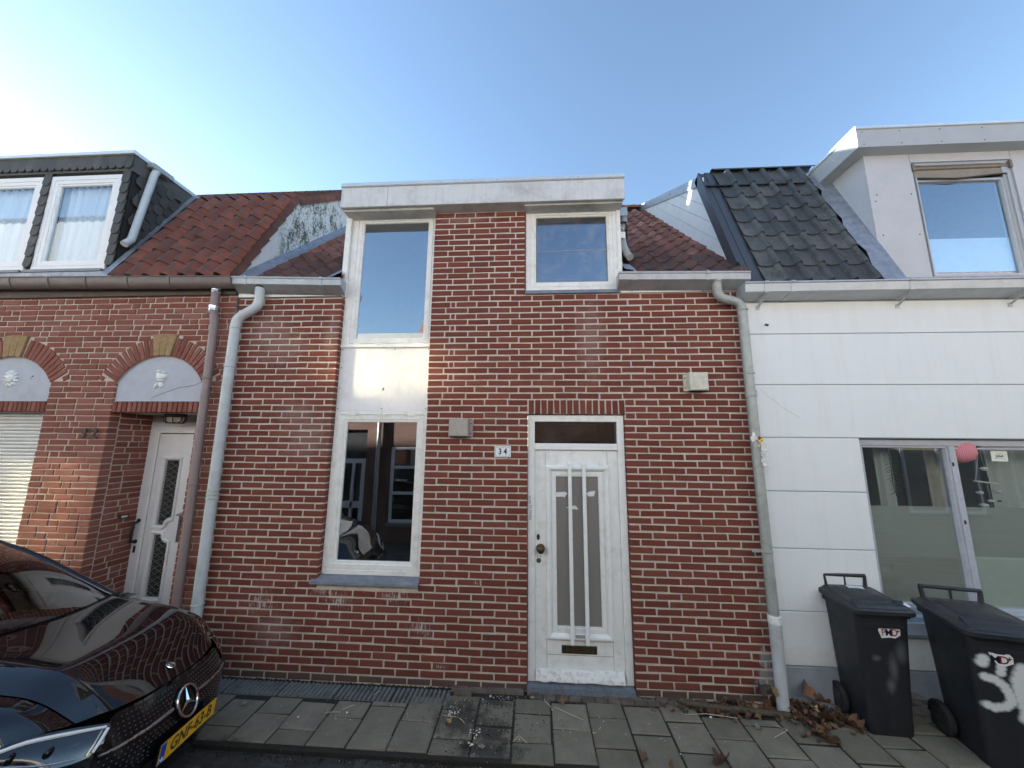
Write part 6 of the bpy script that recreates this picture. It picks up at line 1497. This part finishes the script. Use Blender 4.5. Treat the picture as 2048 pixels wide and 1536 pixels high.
b = MB(); b.add([(.175, -.17, .955), (.235, -.19, .945), (.25, -.235, .93), (.215, -.235, .93)], [(0, 1, 2, 3)]); b.v = [(x, y, z+.005) for x, y, z in b.v]; b.obj('paper_scrap', M_PAPER, lid1, world=False, fix=False)
# broken slabs between the bins
M_SLAB = simple('weathered_slab', (.15, .145, .125), .9, var=.25, scale=16, bump=.6, dirt=((.06, .06, .045), .6, 9.0))
rgs = random.Random(31)
for k, (x, y, z, w, d, rz, ry, lb) in enumerate(((2.93, -.10, .035, .17, .10, .2, .0, 'lowest weathered stone slab in the small stack between the two bins'), (2.96, -.085, .085, .16, .09, -.25, .12, 'middle weathered stone slab in the small stack between the two bins'), (2.975, -.06, .135, .17, .09, .35, .2, 'topmost tilted stone slab in the small stack between the two bins'))):
    t = MB(); t.cbox(-w/2, w/2, -.02, .025, -d/2, d/2, .008, .014, rgs); b = MB(); b.add([(x_, z_, -y_) for x_, y_, z_ in t.v], t.f); tag(place('stone_slab', b.data('stone_slab', M_SLAB), loc=(x, y, z), rot=(.05, ry, rz)), lb, 'stone slab', 'broken slabs stacked between the bins')

# ================================================================== leaves, branch, litter
def leaf_mat(name, a, c_, d):
    m, nt, bb = new_mat(name); g = G(nt); p = g.pos(); r = g.rnd(); c = g.mix(g.ramp(r, 0, .5), a, c_); c = g.mix(g.ramp(r, .5, 1), c, d)
    c = g.mix(g.ramp(g.noise(p, 60.0, 5.0, .7), .45, .75, 0, .5), c, tuple(x*.5 for x in a))
    g.put(bb.inputs['Base Color'], c); bb.inputs['Roughness'].default_value = .7; return m
M_LEAF = leaf_mat('brown_dead_leaf', (.070, .035, .020), (.135, .065, .034), (.20, .105, .055))
M_LEAFY = leaf_mat('yellow_dead_leaf', (.30, .20, .09), (.36, .25, .12), (.42, .30, .16)); M_LEAFD = leaf_mat('dark_rotten_leaf', (.035, .026, .020), (.055, .04, .03), (.075, .05, .04)); M_LEAFG = leaf_mat('grey_dead_leaf', (.20, .20, .18), (.26, .26, .24), (.33, .32, .30))
def leaf_mesh(mat, rg, size=.05, lobes=5, curl=.5):
    b = MB(); n = lobes*4; ring = []; inner = []
    cx_, ck = rg.random()*6, curl*(.6+.8*rg.random())
    for k in range(n):
        a = 2*math.pi*k/n; r_ = size*(.62+.38*abs(math.cos(a*lobes/2))**.7)*(.85+.3*rg.random())*(1.15 if math.cos(a) > .3 else .85)
        for f, L_ in ((1, ring), (.5, inner)):
            x, y = r_*f*math.cos(a), r_*f*math.sin(a)*.82; d = x*math.cos(cx_)+y*math.sin(cx_)
            L_.append((x, y, ck*d*d/size*1.4+(rg.random()-.5)*size*.16*f))
    b.add([(0, 0, 0)]+inner+ring, [(0, 1+k, 1+(k+1) % n) for k in range(n)]+[(1+k, 1+n+k, 1+n+(k+1) % n, 1+(k+1) % n) for k in range(n)])
    b.tube([(-size*.1, 0, .001), (-size*.9, .004, .004), (-size*1.5, rg.random()*.01, .010)], .0012, 3, False)
    return b.data('leaf', mat, smooth='all', fix=False)
rgl = random.Random(99)
LM = [leaf_mesh(M_LEAF, rgl, .052, 5, .7) for _ in range(7)]; LY_ = [leaf_mesh(M_LEAFY, rgl, .05, 5, .6) for _ in range(2)]; LD = [leaf_mesh(M_LEAFD, rgl, .045, 4, .6) for _ in range(3)]; LG = [leaf_mesh(M_LEAFG, rgl, .03, 3, .3) for _ in range(2)]
PILE = thing('leaf_pile', 'drift of brown dead leaves against the wall foot around the right downpipe', 'leaf pile', (2.05, -.12, 0))
SM = [leaf_mesh(M_LEAF, rgl, .026, 3, .5) for _ in range(4)] + [leaf_mesh(M_LEAFD, rgl, .022, 3, .4) for _ in range(3)]
def drop(n, cx, cy, sx, sy, h, zo=0.0, pool=None, smin=.6, smax=1.05):
    for _ in range(n):
        u, v = rgl.gauss(0, .45), rgl.gauss(0, .45); x, y = cx+u*sx, cy+v*sy
        if y > -.012: y = -.012-rgl.random()*.05
        z = zo+.008+h*max(0, 1-u*u-v*v)*rgl.random()
        q = rgl.random(); me = rgl.choice(pool) if pool else (rgl.choice(LM) if q < .72 else (rgl.choice(LD) if q < .93 else rgl.choice(LY_)))
        s_ = smin+(smax-smin)*rgl.random()
        place('leaf', me, PILE, loc=(x, y, z), rot=(rgl.uniform(-.7, .7), rgl.uniform(-.7, .7), rgl.random()*6.3), scale=(s_,)*3)
drop(52, 2.03, -.09, .24, .09, .07, 0, None, .45, .85); drop(40, 2.22, -.12, .25, .12, .05, 0, None, .45, .9); drop(30, 2.08, -.25, .11, .16, .03, 0, None, .4, .8); drop(34, 1.62, -.08, .40, .06, .035, 0, None, .4, .85); drop(18, 2.40, -.20, .16, .07, .03, 0, None, .5, .9); drop(10, 2.80, -.06, .12, .06, .05, 0, None, .5, .9)
drop(120, 1.5, -.14, .45, .07, .012, 0, SM, .4, 1.0); drop(90, 2.1, -.18, .38, .2, .02, 0, SM, .4, 1.0)
place('leaf', LY_[0], PILE, loc=(1.905, -.075, .135), rot=(1.2, .3, 1.2), scale=(1.15,)*3); place('leaf', LM[0], PILE, loc=(2.17, -.06, .15), rot=(1.1, .2, .4), scale=(1.35,)*3); place('leaf', LM[1], PILE, loc=(2.28, -.10, .09), rot=(.5, .1, 2.4), scale=(1.3,)*3); place('leaf', LD[0], PILE, loc=(1.83, -.05, .13), rot=(1.0, -.3, .4), scale=(1.2,)*3); place('leaf', LM[2], PILE, loc=(2.36, -.25, .04), rot=(.3, .5, .2), scale=(1.3,)*3); place('leaf', LM[4], PILE, loc=(2.10, -.37, .03), rot=(.5, .3, 1.2), scale=(1.3,)*3)
b = MB(); pts = [(1.17, -.045, .03), (1.24, -.085, .03), (1.36, -.105, .026), (1.50, -.118, .026), (1.66, -.125, .024), (1.82, -.14, .022), (1.98, -.15, .02)]
rgb = random.Random(4)
def subd(P, n): return [crm([Vector(q) for q in P], i/n) for i in range(n+1)]
b.tube([q+Vector(((rgb.random()-.5)*.006, (rgb.random()-.5)*.006, (rgb.random()-.5)*.005)) for q in subd(pts, 26)], [.020+.004*rgb.random() for _ in range(27)], 9)
tag(b.obj('branch', simple('mossy_bark', (.085, .070, .045), .95, var=.4, scale=40, bump=1.0, dirt=((.07, .075, .03), .6, 9.0)), smooth='all'), 'fallen bare branch lying along the foot of the brick wall in the leaves', 'branch')
for px_, py_, me, s_, lab in ((.215, -.135, LM[3], .62, 'small round orange-brown leaf lying on the tiles below the letterbox'), (.735, -.625, LM[5], .75, 'curled tan leaf on the tile edge right of the door'), (.88, -.685, LM[6], .95, 'flat reddish-brown leaf at the road edge, left of the largest crumpled leaf'), (1.24, -.60, LM[2], 1.35, 'largest crumpled brown leaf alone on the tiles in front of the bins'), (-.37, -.60, LG[0], 1.0, 'pale silvery leaf lying on dark dirt in front of the left tiles'), (-2.31, -.34, LG[1], 1.0, 'pale silvery leaf beside the car bumper'), (-.64, -.39, LY_[1], .55, 'narrow yellow leaf on the tiles by the plaster rubble'), (-.21, -.565, LD[1], .7, 'dark curled leaf near the road edge below the door'), (-.02, -.085, LG[0], .7, 'pale folded leaf on the clinkers left of the doorstep'), (1.66, -.29, LG[1], 1.1, 'grey crumpled leaf on the tiles in front of the branch'), (1.55, -.68, LM[1], 1.2, 'dark red-brown leaf at the road edge near the first bin'), (-.47, -.60, LD[2], .8, 'brown rotten leaf half buried at the road edge'), (-.60, -.70, LM[4], .5, 'small orange leaf on the dirty road left of the silver leaf')):
    o = place('leaf', me, None, loc=(px_, py_, .012 if py_ > -.66 else -.02), rot=(rgl.uniform(-.2, .2), rgl.uniform(-.2, .2), rgl.random()*6), scale=(s_,)*3); tag(o, lab, 'leaf', 'loose leaves on the pavement')
b = MB(); rgc = random.Random(12)
def chip(x, y, s_, z=.004):
    o = len(b.v); P = [(x+(rgc.random()-.5)*s_*1.4, y+(rgc.random()-.5)*s_*1.4, z+s_*.5*rgc.random()) for _ in range(4)]+[(x, y, z+s_*.7)]
    b.add(P, [(0, 1, 4), (1, 2, 4), (2, 3, 4), (3, 0, 4), (0, 2, 1), (0, 3, 2)])
for cx_, cy_, sx, sy, n, s_ in ((-.64, -.30, .05, .05, 40, .011), (-.60, -.22, .05, .08, 30, .007), (-.25, -.10, .13, .03, 46, .007), (-.43, -.48, .03, .06, 12, .016), (-.45, -.57, .02, .02, 4, .02), (-.3, -.55, .2, .12, 30, .006), (-.35, -.2, .12, .12, 16, .008), (.1, -.35, .9, .22, 70, .006), (-1.2, -.40, .8, .2, 60, .0055), (1.3, -.45, .5, .2, 30, .006), (-.6, -.72, .8, .05, 60, .006)):
    for _ in range(n): chip(cx_+rgc.gauss(0, .6)*sx, min(cy_+rgc.gauss(0, .6)*sy, -.01), s_*(.4+rgc.random()), .006 if cy_ > -.66 else -.03)
for x, y, s_ in ((-.93, -.03, .02), (-.105, -.52, .016), (-.36, -.09, .018), (-.28, -.20, .014), (1.36, -.20, .02), (1.04, -.42, .012), (.99, -.56, .012), (.90, -.44, .010), (.93, -.18, .012), (.14, -.21, .012), (.43, -.42, .012), (-1.45, -.36, .018), (-2.0, -.33, .016), (-1.79, -.43, .016), (-1.5, -.42, .012)): chip(x, y, s_, .006)
o = b.obj('rubble_chips', simple('white_plaster_crumb', (.70, .70, .66), .9, var=.15, scale=60), fix=False); o['kind'] = 'stuff'
b = MB()
for (p0, p1, p2) in (((1.17, -.19, .012), (1.33, -.185, .022), (1.56, -.20, .012)), ((1.72, -.37, .01), (1.86, -.30, .016), (1.80, -.27, .02)), ((.16, -.18, .01), (.26, -.24, .012), (.37, -.30, .01)), ((.08, -.09, .01), (.09, -.14, .02), (.14, -.19, .01)), ((-1.62, -.37, .009), (-1.56, -.36, .01), (-1.50, -.355, .009)), ((-1.50, -.33, .009), (-1.47, -.30, .01), (-1.43, -.27, .009)), ((-.15, -.54, .01), (-.11, -.515, .03), (-.05, -.545, .01)), ((.95, -.69, -.01), (1.1, -.715, -.01), (1.25, -.725, -.02)), ((-.70, -.33, .01), (-.66, -.345, .015), (-.60, -.34, .01)), ((-.57, -.35, .01), (-.54, -.38, .015), (-.52, -.40, .01)), ((-1.33, -.15, .012), (-1.31, -.12, .014), (-1.29, -.10, .012))):
    b.tube([p0, p1, p2], .0025, 4)
o = b.obj('straw_stems', simple('dry_straw', (.50, .45, .30), .8), fix=False); o['kind'] = 'stuff'
# moss and dirt crumbs along the joint at the wall foot
b = MB(); rgm = random.Random(6)
def crumb(x, y, z, s_): 
    P = [(x+(rgm.random()-.5)*s_*2, y+(rgm.random()-.5)*s_*2, z) for _ in range(4)]+[(x, y, z+s_)]; b.add(P, [(0, 1, 4), (1, 2, 4), (2, 3, 4), (3, 0, 4)])
for _ in range(900):
    x = rgm.uniform(-3.1, 2.0); crumb(x, -.004-abs(rgm.gauss(0, .012)), .0, .004+.008*rgm.random())
for _ in range(1500):
    x = rgm.uniform(-2.6, 2.4); crumb(x, -.70+rgm.gauss(0, .035), -.02-.012*rgm.random(), .004+.010*rgm.random())
for _ in range(700): crumb(rgm.gauss(-.4, .22), rgm.gauss(-.42, .16), .001, .003+.005*rgm.random())
o = b.obj('dirt_crumbs', M_SOIL, fix=False); o['kind'] = 'stuff'
